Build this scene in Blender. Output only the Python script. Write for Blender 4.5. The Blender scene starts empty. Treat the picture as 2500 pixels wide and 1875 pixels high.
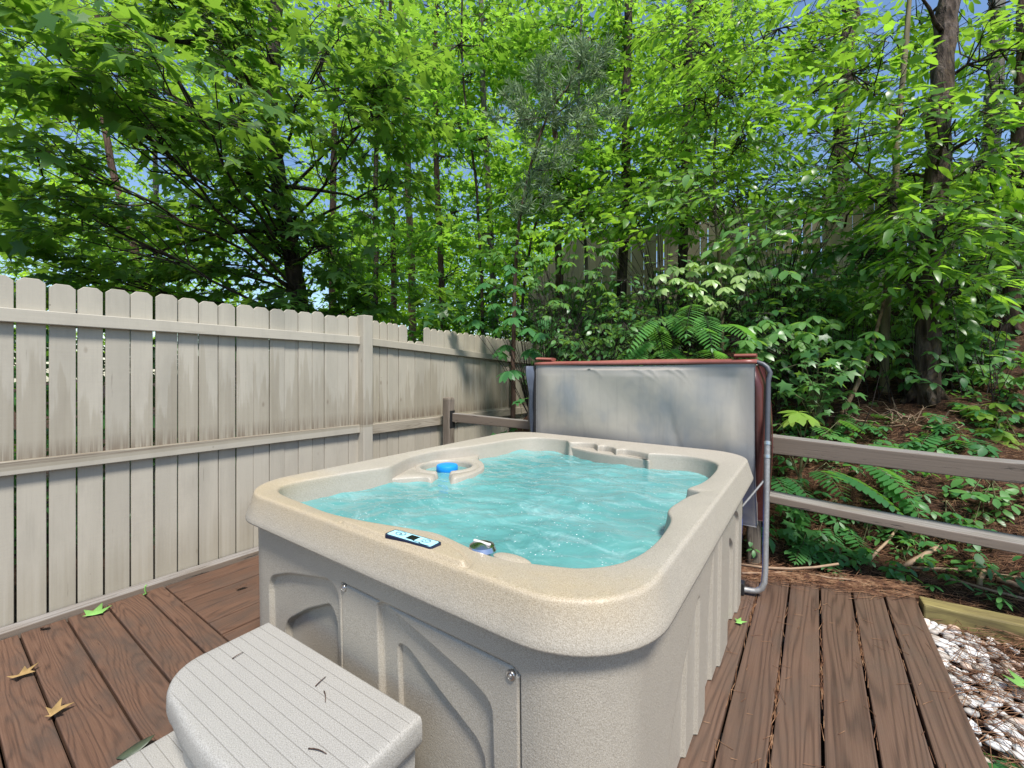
import bpy, bmesh, math, random
import numpy as np
from mathutils import Vector
rng = np.random.default_rng(7)
random.seed(7)
C = bpy.context.scene.collection
PI = math.pi
# ---------------------------------------------------------------- camera model (metres; tub sides run along X and Y)
F, HY, CAMH, YAW = 1043.0, 904.0, 1.3, math.radians(35.4)
RT = np.array([math.cos(YAW), math.sin(YAW)]); FW = np.array([-math.sin(YAW), math.cos(YAW)])
def ray(u, v):
    d = FW + (u-1250)/F*RT
    return np.array([d[0], d[1], (HY-v)/F])
def at(u, v, d): return ray(u, v)*d + np.array([0, 0, CAMH])
def onz(u, v, z):
    d = ray(u, v); return d*((z-CAMH)/d[2]) + np.array([0, 0, CAMH])
def smooth(a, b, x):
    t = np.clip((np.asarray(x, float)-a)/(b-a), 0, 1); return t*t*(3-2*t)
def ground_z(x, y):
    x = np.asarray(x, float); y = np.asarray(y, float)
    t = np.maximum(y-3.35, 0)
    s = 0.12 + 0.88*smooth(-7.5, -4.2, x)
    s = s*(1-0.25*smooth(3, 8, x))
    up = 0.43*t*smooth(0, 1.2, t)*s
    up = np.minimum(up, 3.2 + 0.02*t)
    n = 0.04*np.sin(2.1*x+1.3*y)+0.03*np.sin(3.7*x-2.9*y+1)+0.02*np.sin(7.1*y+5*x)
    return -0.11 + 0.10*smooth(0, .3, t) + up + n*smooth(0, .8, t)
# ---------------------------------------------------------------- objects
def thing(name, label, cat, loc=(0, 0, 0), rotz=0, group=None):
    o = bpy.data.objects.new(name, None); C.objects.link(o)
    o.empty_display_size = .1
    o.location = [float(q) for q in loc]; o.rotation_euler = (0, 0, rotz); o['label'] = label; o['category'] = cat
    if group: o['group'] = group
    return o
def tag(o, label, cat, group=None):
    o['label'] = label; o['category'] = cat
    if group: o['group'] = group
    return o
def structure(o): o['kind'] = 'structure'; return o
def stuff(o): o['kind'] = 'stuff'; return o
def link(name, me, mats, parent=None, loc=None):
    o = bpy.data.objects.new(name, me); C.objects.link(o)
    for m in (mats if isinstance(mats, (list, tuple)) else [mats]): me.materials.append(m)
    if parent is not None: o.parent = parent
    if loc is not None: o.location = [float(q) for q in loc]
    return o
def mesh_np(name, V, T, smoothed=True, **attrs):
    """uniform polygon mesh from arrays; T is (m,k)"""
    me = bpy.data.meshes.new(name); V = np.asarray(V, np.float32); T = np.asarray(T, np.int32)
    m, k = T.shape
    me.vertices.add(len(V)); me.vertices.foreach_set('co', V.ravel())
    me.loops.add(m*k); me.loops.foreach_set('vertex_index', T.ravel())
    me.polygons.add(m); me.polygons.foreach_set('loop_start', np.arange(m, dtype=np.int32)*k)
    me.polygons.foreach_set('loop_total', np.full(m, k, np.int32))
    if smoothed: me.polygons.foreach_set('use_smooth', np.ones(m, bool))
    for n, a in attrs.items():
        a = np.asarray(a, np.float32)
        if a.ndim == 1: me.attributes.new(n, 'FLOAT', 'POINT').data.foreach_set('value', a)
        else: me.attributes.new(n, 'FLOAT_VECTOR', 'POINT').data.foreach_set('vector', a.ravel())
    me.update(calc_edges=True); return me
class MB:
    """collects quads/tris/ngons of one mesh"""
    def __init__(s): s.V = []; s.Fc = []; s.G = []
    def n(s): return len(s.V)
    def add(s, V, Fs, g=None):
        b = len(s.V); s.V += [tuple(map(float, v)) for v in V]; s.Fc += [tuple(i+b for i in f) for f in Fs]
        s.G += list(g) if g is not None else [(0, 0, 0)]*len(V)
    def prism(s, poly, axis, a, b, grain=None):
        """poly in the two other axes, extruded along axis from a to b; grain = axis index of the fibres"""
        k = len(poly); o = [i for i in range(3) if i != axis]; V = []
        for t in (a, b):
            for p in poly:
                v = [0, 0, 0]; v[axis] = t; v[o[0]] = p[0]; v[o[1]] = p[1]; V.append(v)
        Fs = [tuple(range(k)), tuple(range(2*k-1, k-1, -1))] + [(i, i+k, (i+1) % k+k, (i+1) % k) for i in range(k)]
        r = random.random()*9
        if grain is None: g = None
        else:
            q = [i for i in range(3) if i != grain]
            g = [(v[grain], v[q[0]]+v[q[1]]*.6+r*3.1, r) for v in V]
        s.add(V, Fs, g)
    def box(s, x0, x1, y0, y1, z0, z1, grain=None):
        s.prism([(y0, z0), (y1, z0), (y1, z1), (y0, z1)], 0, x0, x1, grain)
    def tube(s, P, R, k=8, cap=True):
        P = [np.array(p, float) for p in P]
        if not hasattr(R, '__len__'): R = [R]*len(P)
        V = []; g = []; L = 0; ref = None
        for i, p in enumerate(P):
            t = P[min(i+1, len(P)-1)]-P[max(i-1, 0)]; t /= np.linalg.norm(t)+1e-9
            if ref is None: ref = np.array([1, 0, 0]) if abs(t[0]) < .8 else np.array([0, 1, 0])
            a = np.cross(t, ref); a /= np.linalg.norm(a)+1e-9; b = np.cross(t, a); ref = np.cross(a, t)
            if i: L += np.linalg.norm(P[i]-P[i-1])
            for j in range(k):
                w = 2*PI*j/k; V.append(p+R[i]*(math.cos(w)*a+math.sin(w)*b)); g.append((L, R[i]*min(w, 2*PI-w), 0))
        Fs = [(i*k+j, i*k+(j+1) % k, (i+1)*k+(j+1) % k, (i+1)*k+j) for i in range(len(P)-1) for j in range(k)]
        if cap: Fs += [tuple(range(k-1, -1, -1)), tuple(range((len(P)-1)*k, len(P)*k))]
        s.add(V, Fs, g)
    def lathe(s, prof, c=(0, 0, 0), k=32):
        V = []; m = len(prof)
        for r, z in prof:
            for j in range(k): w = 2*PI*j/k; V.append((c[0]+r*math.cos(w), c[1]+r*math.sin(w), c[2]+z))
        Fs = [(i*k+j, i*k+(j+1) % k, (i+1)*k+(j+1) % k, (i+1)*k+j) for i in range(m-1) for j in range(k)]
        Fs += [tuple(range(k-1, -1, -1)), tuple(range((m-1)*k, m*k))]
        s.add(V, Fs)
    def rings(s, R, cap0=True, cap1=True):
        k = len(R[0]); m = len(R); V = [v for r in R for v in r]
        Fs = [(i*k+j, i*k+(j+1) % k, (i+1)*k+(j+1) % k, (i+1)*k+j) for i in range(m-1) for j in range(k)]
        if cap0: Fs.append(tuple(range(k-1, -1, -1)))
        if cap1: Fs.append(tuple(range((m-1)*k, m*k)))
        s.add(V, Fs)
    def build(s, name, mats, parent=None, origin=(0, 0, 0), smooth=False, bevel=0, seg=2):
        me = bpy.data.meshes.new(name); O = np.array(origin, float)
        me.from_pydata([tuple(np.array(v)-O) for v in s.V], [], s.Fc)
        a = me.attributes.new('gco', 'FLOAT_VECTOR', 'POINT'); a.data.foreach_set('vector', np.array(s.G, np.float32).ravel())
        bm = bmesh.new(); bm.from_mesh(me); bmesh.ops.recalc_face_normals(bm, faces=bm.faces); bm.to_mesh(me); bm.free()
        if smooth: me.polygons.foreach_set('use_smooth', np.ones(len(me.polygons), bool))
        o = link(name, me, mats, parent, None if parent else origin)
        if bevel:
            md = o.modifiers.new('bevel', 'BEVEL'); md.width = bevel; md.segments = seg; md.limit_method = 'ANGLE'; md.angle_limit = .6
        if smooth and smooth != True:
            try: me.set_sharp_from_angle(angle=smooth)
            except Exception: pass
        return o
# ---------------------------------------------------------------- materials
class NT:
    def __init__(s, name):
        s.m = bpy.data.materials.new(name); s.m.use_nodes = True; s.t = s.m.node_tree; s.t.nodes.clear()
        s.out = s.t.nodes.new('ShaderNodeOutputMaterial')
    def n(s, typ, out=0, props=None, **inp):
        nd = s.t.nodes.new('ShaderNode'+typ)
        for k, v in (props or {}).items(): setattr(nd, k, v)
        for k, v in inp.items():
            key = int(k[1:]) if k[0] == '_' else k.replace('_', ' ')
            sk = nd.inputs[key]
            if isinstance(v, bpy.types.NodeSocket): s.t.links.new(v, sk)
            else:
                if hasattr(sk.default_value, '__len__') and not hasattr(v, '__len__'): v = (v,)*3
                if sk.type == 'RGBA' and len(v) == 3: v = (*v, 1)
                sk.default_value = v
        return nd.outputs[out]
    def math(s, op, a, b=0., c=None):
        kw = dict(_0=a, _1=b)
        if c is not None: kw['_2'] = c
        return s.n('Math', props=dict(operation=op), **kw)
    def mix(s, f, a, b, mode='MIX'):
        nd = s.t.nodes.new('ShaderNodeMix'); nd.data_type = 'RGBA'; nd.blend_type = mode
        for i, v in ((0, f), (6, a), (7, b)):
            if isinstance(v, bpy.types.NodeSocket): s.t.links.new(v, nd.inputs[i])
            else: nd.inputs[i].default_value = v if i == 0 else (*v[:3], 1)
        return nd.outputs[2]
    def ramp(s, f, *stops):
        nd = s.t.nodes.new('ShaderNodeValToRGB'); s.t.links.new(f, nd.inputs[0]); cr = nd.color_ramp
        while len(cr.elements) < len(stops): cr.elements.new(1)
        for e, (p, c) in zip(cr.elements, stops):
            e.position = p; e.color = (c, c, c, 1) if not hasattr(c, '__len__') else (*c[:3], 1)
        return nd.outputs[0]
    def noise(s, vec, scale, detail=3., rough=.5, dist=0., out=0):
        return s.n('TexNoise', out=out, Vector=vec, Scale=float(scale), Detail=float(detail), Roughness=float(rough), Distortion=float(dist))
    def attr(s, name, out=1): return s.n('Attribute', out=out, props=dict(attribute_name=name))
    def pos(s): return s.n('NewGeometry', out=0)
    def obj(s): return s.n('TexCoord', out=3)
    def vmul(s, v, k): return s.n('VectorMath', props=dict(operation='MULTIPLY'), _0=v, _1=k)
    def xyz(s, v):
        nd = s.t.nodes.new('ShaderNodeSeparateXYZ'); s.t.links.new(v, nd.inputs[0]); return nd.outputs
    def cmb(s, x, y, z): return s.n('CombineXYZ', X=x, Y=y, Z=z)
    def bump(s, h, st=.3, d=.01, nrm=None):
        kw = dict(Height=h, Strength=float(st), Distance=float(d))
        if nrm is not None: kw['Normal'] = nrm
        return s.n('Bump', **kw)
    def fin(s, col, rough=.6, spec=.4, nrm=None, metal=0., **kw):
        d = dict(Base_Color=col, Roughness=rough, Metallic=float(metal), **kw); d['Specular IOR Level'] = spec
        if nrm is not None: d['Normal'] = nrm
        b = s.n('BsdfPrincipled', **d); s.t.links.new(b, s.out.inputs[0]); return s.m
def simple(name, col, rough=.5, metal=0., spec=.5, nscale=0, namt=.15, bump=0, bscale=200):
    t = NT(name); c = col; p = t.pos()
    if nscale: 
        f = t.noise(p, nscale, 4); c = t.mix(f, tuple(x*(1-namt) for x in col), tuple(min(1, x*(1+namt)) for x in col))
    nb = t.bump(t.noise(p, bscale, 3), bump, .003) if bump else None
    return t.fin(c, rough, spec, nb, metal)
def wood(name, light, mid, dark, ring=26., rb=.5, stain=(.1, .09, .08), stainamt=.5, spec=.25, rough=.65, cracks=.5, along=.9, side=None):
    t = NT(name); g = t.attr('gco'); x, y, z = t.xyz(g)
    zz = t.math('MULTIPLY', z, 17.3)
    v1 = t.cmb(t.math('MULTIPLY', x, along), t.math('MULTIPLY', y, 7.), zz)
    base = t.noise(v1, 1.2, 2, .4)
    rg = t.math('SINE', t.math('ADD', t.math('MULTIPLY', base, ring*4), t.math('MULTIPLY', y, 160.)))
    rg = t.math('MULTIPLY_ADD', rg, .5, .5)
    v2 = t.cmb(t.math('MULTIPLY', x, 4.), t.math('MULTIPLY', y, 220.), zz)
    fib = t.noise(v2, 1., 4, .6)
    v3 = t.cmb(t.math('MULTIPLY', x, 2.2), t.math('MULTIPLY', y, 5.), zz)
    big = t.noise(v3, 1.6, 5, .6)
    gr = t.math('ADD', t.math('MULTIPLY', t.math('POWER', rg, 2.5), rb), t.math('MULTIPLY', fib, 1-rb))
    col = t.ramp(gr, (.12, light), (.45, mid), (.85, dark))
    col = t.mix(t.math('MULTIPLY', t.ramp(big, (.45, 0.), (.72, 1.)), stainamt), col, stain)
    if side:
        nz = t.xyz(t.n('NewGeometry', out=1))[2]; col = t.mix(t.n('MapRange', _0=nz, _1=.75, _2=.4), col, t.mix(t.math('MULTIPLY', gr, .6), side, tuple(c*.5 for c in side)))
    v4 = t.cmb(t.math('MULTIPLY', x, 3.), t.math('MULTIPLY', y, 60.), zz)
    ck = t.ramp(t.noise(v4, 1.3, 5, .7), (.60 if side else .66, 0.), (.68 if side else .74, cracks))
    col = t.mix(ck, col, tuple(c*.35 for c in dark))
    tone = t.n('TexWhiteNoise', out=0, props=dict(noise_dimensions='1D'), W=z)
    col = t.mix(t.math('MULTIPLY', tone, .4), col, t.mix(1., col, (.6, .58, .56), 'MULTIPLY'))
    h = t.math('SUBTRACT', t.math('MULTIPLY', gr, -.6), ck)
    return t.fin(col, rough, spec, t.bump(h, .5, .004))
def leaf_mat(name, dark, mid, light, trans, tmix=.45, rough=.42, spec=.42):
    t = NT(name); f = t.attr('tint', 2)
    col = t.ramp(f, (0., dark), (.55, mid), (1., light))
    s_, = [t.n('BsdfPrincipled', Base_Color=col, Roughness=rough)]
    s_.node.inputs['Specular IOR Level'].default_value = spec
    tc = t.mix(f, tuple(c*.65 for c in trans), trans)
    tr = t.n('BsdfTranslucent', Color=tc)
    mx = t.n('MixShader', Fac=tmix, _1=s_, _2=tr); t.t.links.new(mx, t.out.inputs[0]); return t.m
def tub_plastic():
    t = NT('speckled sand plastic'); p = t.pos(); x, y, z = t.xyz(p)
    sp = t.noise(p, 420, 2, .7); sp2 = t.noise(p, 190, 2, .6); lo = t.noise(p, 3.0, 4, .6)
    col = t.ramp(sp, (.36, (.27, .237, .184)), (.5, (.365, .327, .265)), (.66, (.45, .41, .343)))
    # tan weathering of the rim nearest the steps, with a ragged edge
    rim = t.n('MapRange', _0=z, _1=.71, _2=.80); fr = t.n('MapRange', _0=t.math('MULTIPLY_ADD', lo, .7, y), _1=1.55, _2=1.2)
    m = t.math('MULTIPLY', t.math('MULTIPLY', rim, fr), .62)
    col = t.mix(m, col, t.ramp(sp, (.36, (.30, .215, .11)), (.6, (.48, .38, .23))))
    blot = t.ramp(t.noise(p, 9, 5, .65), (.5, 0.), (.8, .35)); col = t.mix(blot, col, (.28, .255, .215))
    b = t.bump(sp2, .27, .004); b = t.bump(sp, .25, .002, b)
    return t.fin(col, t.ramp(sp2, (.3, .38), (.7, .58)), .5, b)
def step_plastic():
    t = NT('grooved grey plastic'); p = t.pos(); o = t.obj(); x, y, z = t.xyz(o)
    sp = t.noise(p, 360, 2, .7); col = t.ramp(sp, (.34, (.235, .222, .195)), (.5, (.335, .32, .288)), (.68, (.43, .413, .375)))
    w = t.math('FRACT', t.math('MULTIPLY', y, 31.)); gro = t.ramp(w, (.0, 0.), (.05, 1.), (.93, 1.), (1., 0.))
    nz = t.xyz(t.n('NewGeometry', out=1))[2]
    top = t.n('MapRange', _0=nz, _1=.8, _2=.95)
    h = t.math('MULTIPLY', t.math('MULTIPLY', gro, top), 1.)
    dirt = t.math('MULTIPLY', t.math('SUBTRACT', 1., gro), top); col = t.mix(t.math('MULTIPLY', dirt, .4), col, (.19, .175, .15))
    blot = t.ramp(t.noise(p, 7, 5, .65), (.5, 0.), (.8, .3)); col = t.mix(blot, col, (.27, .26, .235))
    b = t.bump(h, .4, .006); b = t.bump(sp, .4, .003, b)
    return t.fin(col, .5, .45, b)
def water_mat():
    t = NT('aerated turquoise water'); p = t.pos()
    d = t.noise(p, 1.6, 3, .5, 0, 1); pv = t.n('VectorMath', props=dict(operation='MULTIPLY_ADD'), _0=d, _1=(.5, .5, .5), _2=p)
    v = t.vmul(pv, (1.3, 2.4, 1.))
    big = t.noise(p, 1.7, 3, .5); foam = t.noise(t.vmul(v, (1., 1.7, 1.)), 3.2, 6, .62, 1.1); fine = t.noise(pv, 70, 3, .7)
    col = t.ramp(big, (.3, (.075, .24, .235)), (.52, (.105, .30, .29)), (.75, (.17, .385, .37)))
    fm = t.math('MULTIPLY', t.ramp(foam, (.5, 0.), (.8, .5)), t.ramp(fine, (.35, .25), (.65, 1.)))
    col = t.mix(fm, col, (.55, .80, .80))
    glint = t.ramp(t.n('TexVoronoi', out=0, Vector=p, Scale=46.), (.08, 1.), (.17, 0.))
    glint_m = t.math('MULTIPLY', glint, t.ramp(t.noise(v, 3.5, 4, .65, .6), (.46, 0.), (.58, 1.)))
    col = t.mix(t.math('MULTIPLY', glint_m, .7), col, (.8, .92, .92))  # white dots paint the sparkle of the ripples into the water colour
    h = t.math('ADD', t.math('MULTIPLY', t.noise(v, 10, 4, .5, .6), 1.), t.math('MULTIPLY', fine, .07))
    b = t.bump(h, .26, .02); b = t.bump(glint_m, .6, .004, b)
    return t.fin(col, .06, .55, b, **{'Transmission Weight': 0.})
def fence_paint(name, base, age=1.):
    t = NT(name); g = t.attr('gco'); x, y, z = t.xyz(g); p = t.pos(); px, py, pz = t.xyz(p)
    fib = t.noise(t.cmb(t.math('MULTIPLY', x, 3.), t.math('MULTIPLY', y, 160.), t.math('MULTIPLY', z, 9.)), 1., 3, .6)
    sw = t.noise(t.cmb(t.math('MULTIPLY', x, 120.), t.math('MULTIPLY', y, 5.), z), 1., 2, .5)   # saw marks across the board
    tone = t.n('TexWhiteNoise', out=0, props=dict(noise_dimensions='1D'), W=z)
    b_ = tuple(base); col = t.mix(tone, tuple(c*.9 for c in b_), tuple(c*1.08 for c in b_))
    col = t.mix(t.math('MULTIPLY', t.ramp(fib, (.5, 0.), (.8, 1.)), .25), col, tuple(c*.7 for c in b_))
    # algae and dirt runs, tongues above the lower rail and at the foot of the boards
    tong = t.noise(t.cmb(t.math('MULTIPLY', x, 1.1), t.math('MULTIPLY', y, 26.), t.math('MULTIPLY', z, 3.)), 1., 4, .6)
    reg = t.noise(t.cmb(px, t.math('MULTIPLY', py, 1.6), 0.), 1.3, 3, .6); fng = t.noise(t.cmb(z, t.math('MULTIPLY', y, 34.), 3.), 1., 4, .65)
    hm = t.math('MULTIPLY', t.math('MULTIPLY_ADD', tong, 2.0, -.55), t.ramp(reg, (.32, .25), (.62, 1.)))
    e1 = t.math('SUBTRACT', t.math('ADD', hm, t.math('MULTIPLY', fng, .28)), t.math('SUBTRACT', pz, .72))
    a1 = t.math('MULTIPLY', t.ramp(e1, (.0, 0.), (.10, .65), (.6, 1.)), t.math('GREATER_THAN', pz, .80))
    e2 = t.math('SUBTRACT', t.math('MULTIPLY', t.math('ADD', fng, t.math('MULTIPLY', reg, .35)), .72), t.math('ADD', pz, .12)); a2 = t.ramp(e2, (.05, 0.), (.3, .7), (.6, 1.))
    dirt = t.ramp(t.noise(t.cmb(t.math('MULTIPLY', px, 3.), t.math('MULTIPLY', py, 7.), t.math('MULTIPLY', pz, 2.2)), 1., 5, .65), (.48, 0.), (.72, .32)); col = t.mix(dirt, col, tuple(c*.62 for c in b_))
    am = t.math('MULTIPLY', t.math('ADD', a1, a2), t.math('MULTIPLY_ADD', fng, .7, .25))
    col = t.mix(t.math('MULTIPLY', am, .68*age), col, (.19, .155, .095))
    sp_ = t.ramp(t.n('TexVoronoi', out=0, Vector=t.cmb(0., t.math('MULTIPLY', py, 1.), pz), Scale=7.), (.018, 1.), (.03, 0.)); col = t.mix(t.math('MULTIPLY', sp_, .7), col, (.06, .045, .03))
    foot = t.math('MULTIPLY', t.n('MapRange', _0=pz, _1=.94, _2=.84), t.math('GREATER_THAN', pz, .82))
    col = t.mix(t.math('MULTIPLY', t.math('MULTIPLY', foot, t.ramp(fib, (.35, 0.), (.6, 1.))), .7*age), col, (.13, .09, .06))
    vo = t.n('TexVoronoi', out=0, Vector=t.cmb(t.math('MULTIPLY', x, 2.6), t.math('MULTIPLY', y, 9.), z), Scale=1.)
    kn = t.ramp(vo, (.025, 1.), (.07, 0.)); col = t.mix(t.math('MULTIPLY', kn, .6), col, (.17, .13, .09))
    ckm = t.ramp(t.noise(t.cmb(t.math('MULTIPLY', x, 1.6), t.math('MULTIPLY', y, 75.), z), 1.2, 4, .7), (.7, 0.), (.76, .7))
    col = t.mix(ckm, col, (.10, .08, .065))
    h = t.math('ADD', t.math('MULTIPLY', fib, .4), t.math('ADD', t.math('MULTIPLY', sw, .35), t.math('SUBTRACT', t.math('MULTIPLY', kn, .6), ckm)))
    return t.fin(col, .62, .3, t.bump(h, .35, .003))
def bark(name, dark, mid, light, scale=1., lichen=None, lamt=.5, bumpd=.03):
    t = NT(name); g = t.attr('gco'); x, y, z = t.xyz(g); p = t.pos()
    v = t.vmul(p, (22*scale, 22*scale, 4.5*scale))
    n1 = t.noise(v, 1., 5, .65, .6); vo = t.n('TexVoronoi', out=0, Vector=v, Scale=1.1)
    h = t.math('MULTIPLY', n1, t.ramp(vo, (.05, .3), (.5, 1.)))
    col = t.ramp(h, (.15, dark), (.42, mid), (.75, light))
    if lichen:
        l = t.ramp(t.noise(p, 16, 5, .7), (.54, 0.), (.64, lamt)); col = t.mix(l, col, lichen)
    return t.fin(col, .85, .2, t.bump(h, .9, bumpd))
def vinyl(name, cols, rough, stains, spec=.5, bumps=.25, edges=False):
    t = NT(name); p = t.pos(); b = t.noise(t.vmul(p, (1.5, 1.5, 1.)), 1.6, 4, .55, .3)
    st = t.noise(t.vmul(p, (30., 30., 2.)), 1., 4, .6)
    col = t.ramp(b, (.34, cols[0]), (.5, cols[1]), (.66, cols[2]))
    col = t.mix(t.math('MULTIPLY', t.ramp(st, (.5, 0.), (.75, 1.)), stains), col, tuple(c*.6 for c in cols[0]))
    if edges:
        ex, ey, ez = t.xyz(p); dx_ = t.math('SUBTRACT', .80, t.math('ABSOLUTE', t.math('ADD', ex, 1.10)))
        en_ = t.math('MINIMUM', dx_, t.math('MINIMUM', t.math('SUBTRACT', ez, .76), t.math('SUBTRACT', 1.37, ez)))
        em = t.math('MULTIPLY', t.ramp(t.math('MULTIPLY_ADD', b, -.16, t.math('ADD', en_, .08)), (.0, 1.), (.11, 0.)), .55); col = t.mix(em, col, (.12, .13, .15))
    wr = t.noise(t.vmul(p, (2., 2., 1.2)), 3., 3, .5, .6); fine = t.noise(p, 300, 2)
    return t.fin(col, rough, spec, t.bump(t.math('MULTIPLY_ADD', fine, .02, wr), bumps, .02))
M = dict(
    deck=wood('weathered stained deck wood', (.165, .095, .061), (.122, .066, .042), (.045, .027, .019), stain=(.07, .052, .041), stainamt=.85, cracks=.9, rb=.24),
    deckg=wood('grey brown deck wood', (.155, .096, .066), (.114, .067, .045), (.048, .029, .021), stain=(.095, .066, .049), stainamt=.75, rb=.34, cracks=.6, ring=19., along=.4, spec=.4, rough=.5),
    rail=wood('grey weathered rail wood', (.32, .30, .285), (.25, .23, .21), (.11, .095, .085), stain=(.17, .135, .10), stainamt=.6, rb=.2, ring=10., along=.35, cracks=1., side=(.22, .175, .135)),
    post=wood('brown weathered post wood', (.27, .225, .18), (.20, .165, .13), (.09, .075, .06), stain=(.12, .10, .07), stainamt=.5, rb=.35),
    timber=wood('green treated timber', (.30, .25, .10), (.25, .205, .075), (.13, .10, .045), stain=(.10, .075, .04), stainamt=.7, rb=.3),
    paint=fence_paint('weathered beige fence paint', (.415, .38, .31)),
    paintold=fence_paint('worn fence paint', (.40, .36, .285), 1.15),
    railold=wood('peeling beige rail wood', (.42, .37, .29), (.36, .315, .245), (.22, .185, .14), stain=(.2, .17, .12), stainamt=.5, rb=.3),
    rear=fence_paint('tan rear fence wood', (.40, .345, .26), .6),  # tan board colour with weaker stains
    tub=tub_plastic(), step=step_plastic(), water=water_mat(),
    steel=simple('stainless steel', (.55, .54, .52), .28, 1.), chrome=simple('chrome', (.62, .60, .62), .18, 1.),
    galv=simple('galvanised steel tube', (.34, .335, .325), .55, .7, nscale=60, namt=.35, bump=.2, bscale=120),
    tubeblk=simple('grey black coated tube', (.085, .088, .098), .5, .3, nscale=30),
    black=simple('black plastic', (.015, .015, .016), .45),
    blue=simple('sky blue plastic', (.008, .26, .72), .45, nscale=20, namt=.1), bluedk=simple('dark blue plastic', (.01, .10, .22), .4),
    bluecan=simple('royal blue plastic', (.02, .10, .62), .4),
    screen=simple('pale cyan overlay', (.42, .78, .85), .25, nscale=40, namt=.04), navy=simple('navy trim', (.012, .018, .045), .3),
    lcd=simple('black display', (.01, .01, .012), .12), ivory=simple('ivory plastic', (.62, .60, .55), .45, nscale=80, bump=.2),
    liner=vinyl('grey cover liner', ((.24, .245, .24), (.36, .33, .28), (.41, .37, .305)), .36, .18, edges=True),
    linerdk=vinyl('dark blue grey vinyl', ((.012, .014, .022), (.03, .036, .052), (.10, .115, .15)), .35, .3, bumps=.5),
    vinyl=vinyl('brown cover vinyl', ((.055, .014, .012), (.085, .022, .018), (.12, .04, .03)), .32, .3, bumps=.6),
    vinyltop=vinyl('red brown vinyl painted sunlit', ((.20, .06, .045), (.27, .085, .065), (.32, .12, .095)), .4, .25),  # same cover vinyl, with sunlight on the top put into the colour
    bark_dark=bark('dark bark', (.010, .008, .007), (.035, .027, .021), (.085, .068, .05), lichen=(.16, .15, .06), lamt=.45),
    bark_brown=bark('red brown bark', (.03, .018, .013), (.085, .05, .036), (.16, .105, .08)),
    bark_pine=bark('furrowed pine bark', (.014, .009, .007), (.06, .042, .03), (.17, .135, .11), scale=.7, lichen=(.17, .11, .04), lamt=.35, bumpd=.06),
    bark_grey=bark('grey bark', (.05, .045, .04), (.13, .12, .105), (.24, .225, .2), lichen=(.10, .12, .06), lamt=.5),
    bark_green=bark('smooth olive bark', (.09, .075, .04), (.17, .145, .08), (.25, .22, .13), scale=.6, bumpd=.006),
    bark_tan=bark('tan bark', (.10, .06, .035), (.22, .145, .085), (.33, .24, .155)),
    twig=simple('dark twig bark', (.028, .019, .015), .8, nscale=40, namt=.5),
    twiglt=simple('pale stem', (.12, .12, .05), .7, nscale=40, namt=.4),
    stick=simple('dry stick', (.30, .20, .125), .7, nscale=50, namt=.45), straw=simple('pine straw', (.21, .095, .045), .6, nscale=6, namt=.6),
    leaf_star=leaf_mat('sweetgum leaves', (.045, .12, .035), (.075, .175, .038), (.14, .25, .045), (.34, .60, .05), tmix=.5),
    leaf_sun=leaf_mat('sunny maple leaves', (.042, .135, .026), (.078, .205, .03), (.145, .29, .04), (.37, .68, .06), tmix=.58),
    leaf_bright=leaf_mat('far leaves painted sunlit', (.10, .21, .02), (.16, .30, .025), (.25, .38, .035), (.54, .88, .05), tmix=.55),  # sunlight on the distant wood put into the leaf colour
    leaf_lance=leaf_mat('sourwood leaves', (.045, .13, .024), (.085, .20, .028), (.16, .30, .045), (.39, .70, .05), tmix=.52, rough=.34, spec=.6),
    leaf_shrub=leaf_mat('glossy shrub leaves', (.05, .15, .05), (.10, .24, .065), (.19, .34, .10), (.34, .62, .08), tmix=.4, rough=.36, spec=.55),
    leaf_pale=leaf_mat('pale shrub leaves painted sunlit', (.15, .30, .07), (.26, .42, .13), (.38, .52, .20), (.45, .7, .12), tmix=.4, rough=.36, spec=.55),  # leaf colour lightened to look sunlit where the shrub stands in shade
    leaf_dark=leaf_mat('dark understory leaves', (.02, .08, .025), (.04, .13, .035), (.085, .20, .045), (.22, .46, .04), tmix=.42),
    leaf_fern=leaf_mat('pinnate fronds', (.04, .15, .055), (.07, .22, .065), (.13, .30, .075), (.24, .56, .07), tmix=.4),
    leaf_yel=leaf_mat('yellow green leaves', (.13, .25, .035), (.22, .37, .055), (.34, .48, .10), (.5, .75, .07), tmix=.45),
    needle=leaf_mat('grey green needles', (.22, .32, .19), (.34, .45, .29), (.46, .54, .40), (.42, .58, .28), tmix=.5, rough=.7, spec=.05),
    leaf_dry=simple('dry tan leaf', (.34, .22, .085), .7, nscale=50, namt=.4), leaf_brn=simple('brown dead leaf', (.10, .05, .028), .7, nscale=50, namt=.4),
    leaf_grn=simple('fallen green leaf', (.20, .42, .10), .5, nscale=50, namt=.25), leaf_mold=simple('wet dark green leaf', (.05, .065, .035), .5, nscale=50, namt=.3),
)
EXPO = 0.68
# ================================================================ DECK (setting)
mb = MB()
Ys = [-.9, -.74, -.58, -.42, -.26, -.10, .05, .18, .31, .473, .628, .785, .885]
for a, b in zip(Ys[:-1], Ys[1:]): mb.box(-3.205, -.43, a+.004, b-.004, -.038, random.uniform(-.002, .001), 0)
Xs = [-3.205, -3.06, -2.9, -2.73, -2.55, -2.39, -2.23, -2.06, -1.9]
for a, b in zip(Xs[:-1], Xs[1:]): mb.box(a+.004, b-.004, .889, 3.1, -.038, random.uniform(-.003, .001), 1)
deck_l = mb
mb = MB()
Xs = [-.43, -.277, -.128, .020, .173, .322, .470]
ends = [3.02, 3.14, 3.22, 3.30, 3.38, 3.46]
for (a, b), e in zip(zip(Xs[:-1], Xs[1:]), ends): mb.box(a+.005, b-.005, -1.2, e, -.038, random.uniform(-.003, .001), 1)
nL = len(deck_l.Fc)
deck_l.add(mb.V, mb.Fc, mb.G)
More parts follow.
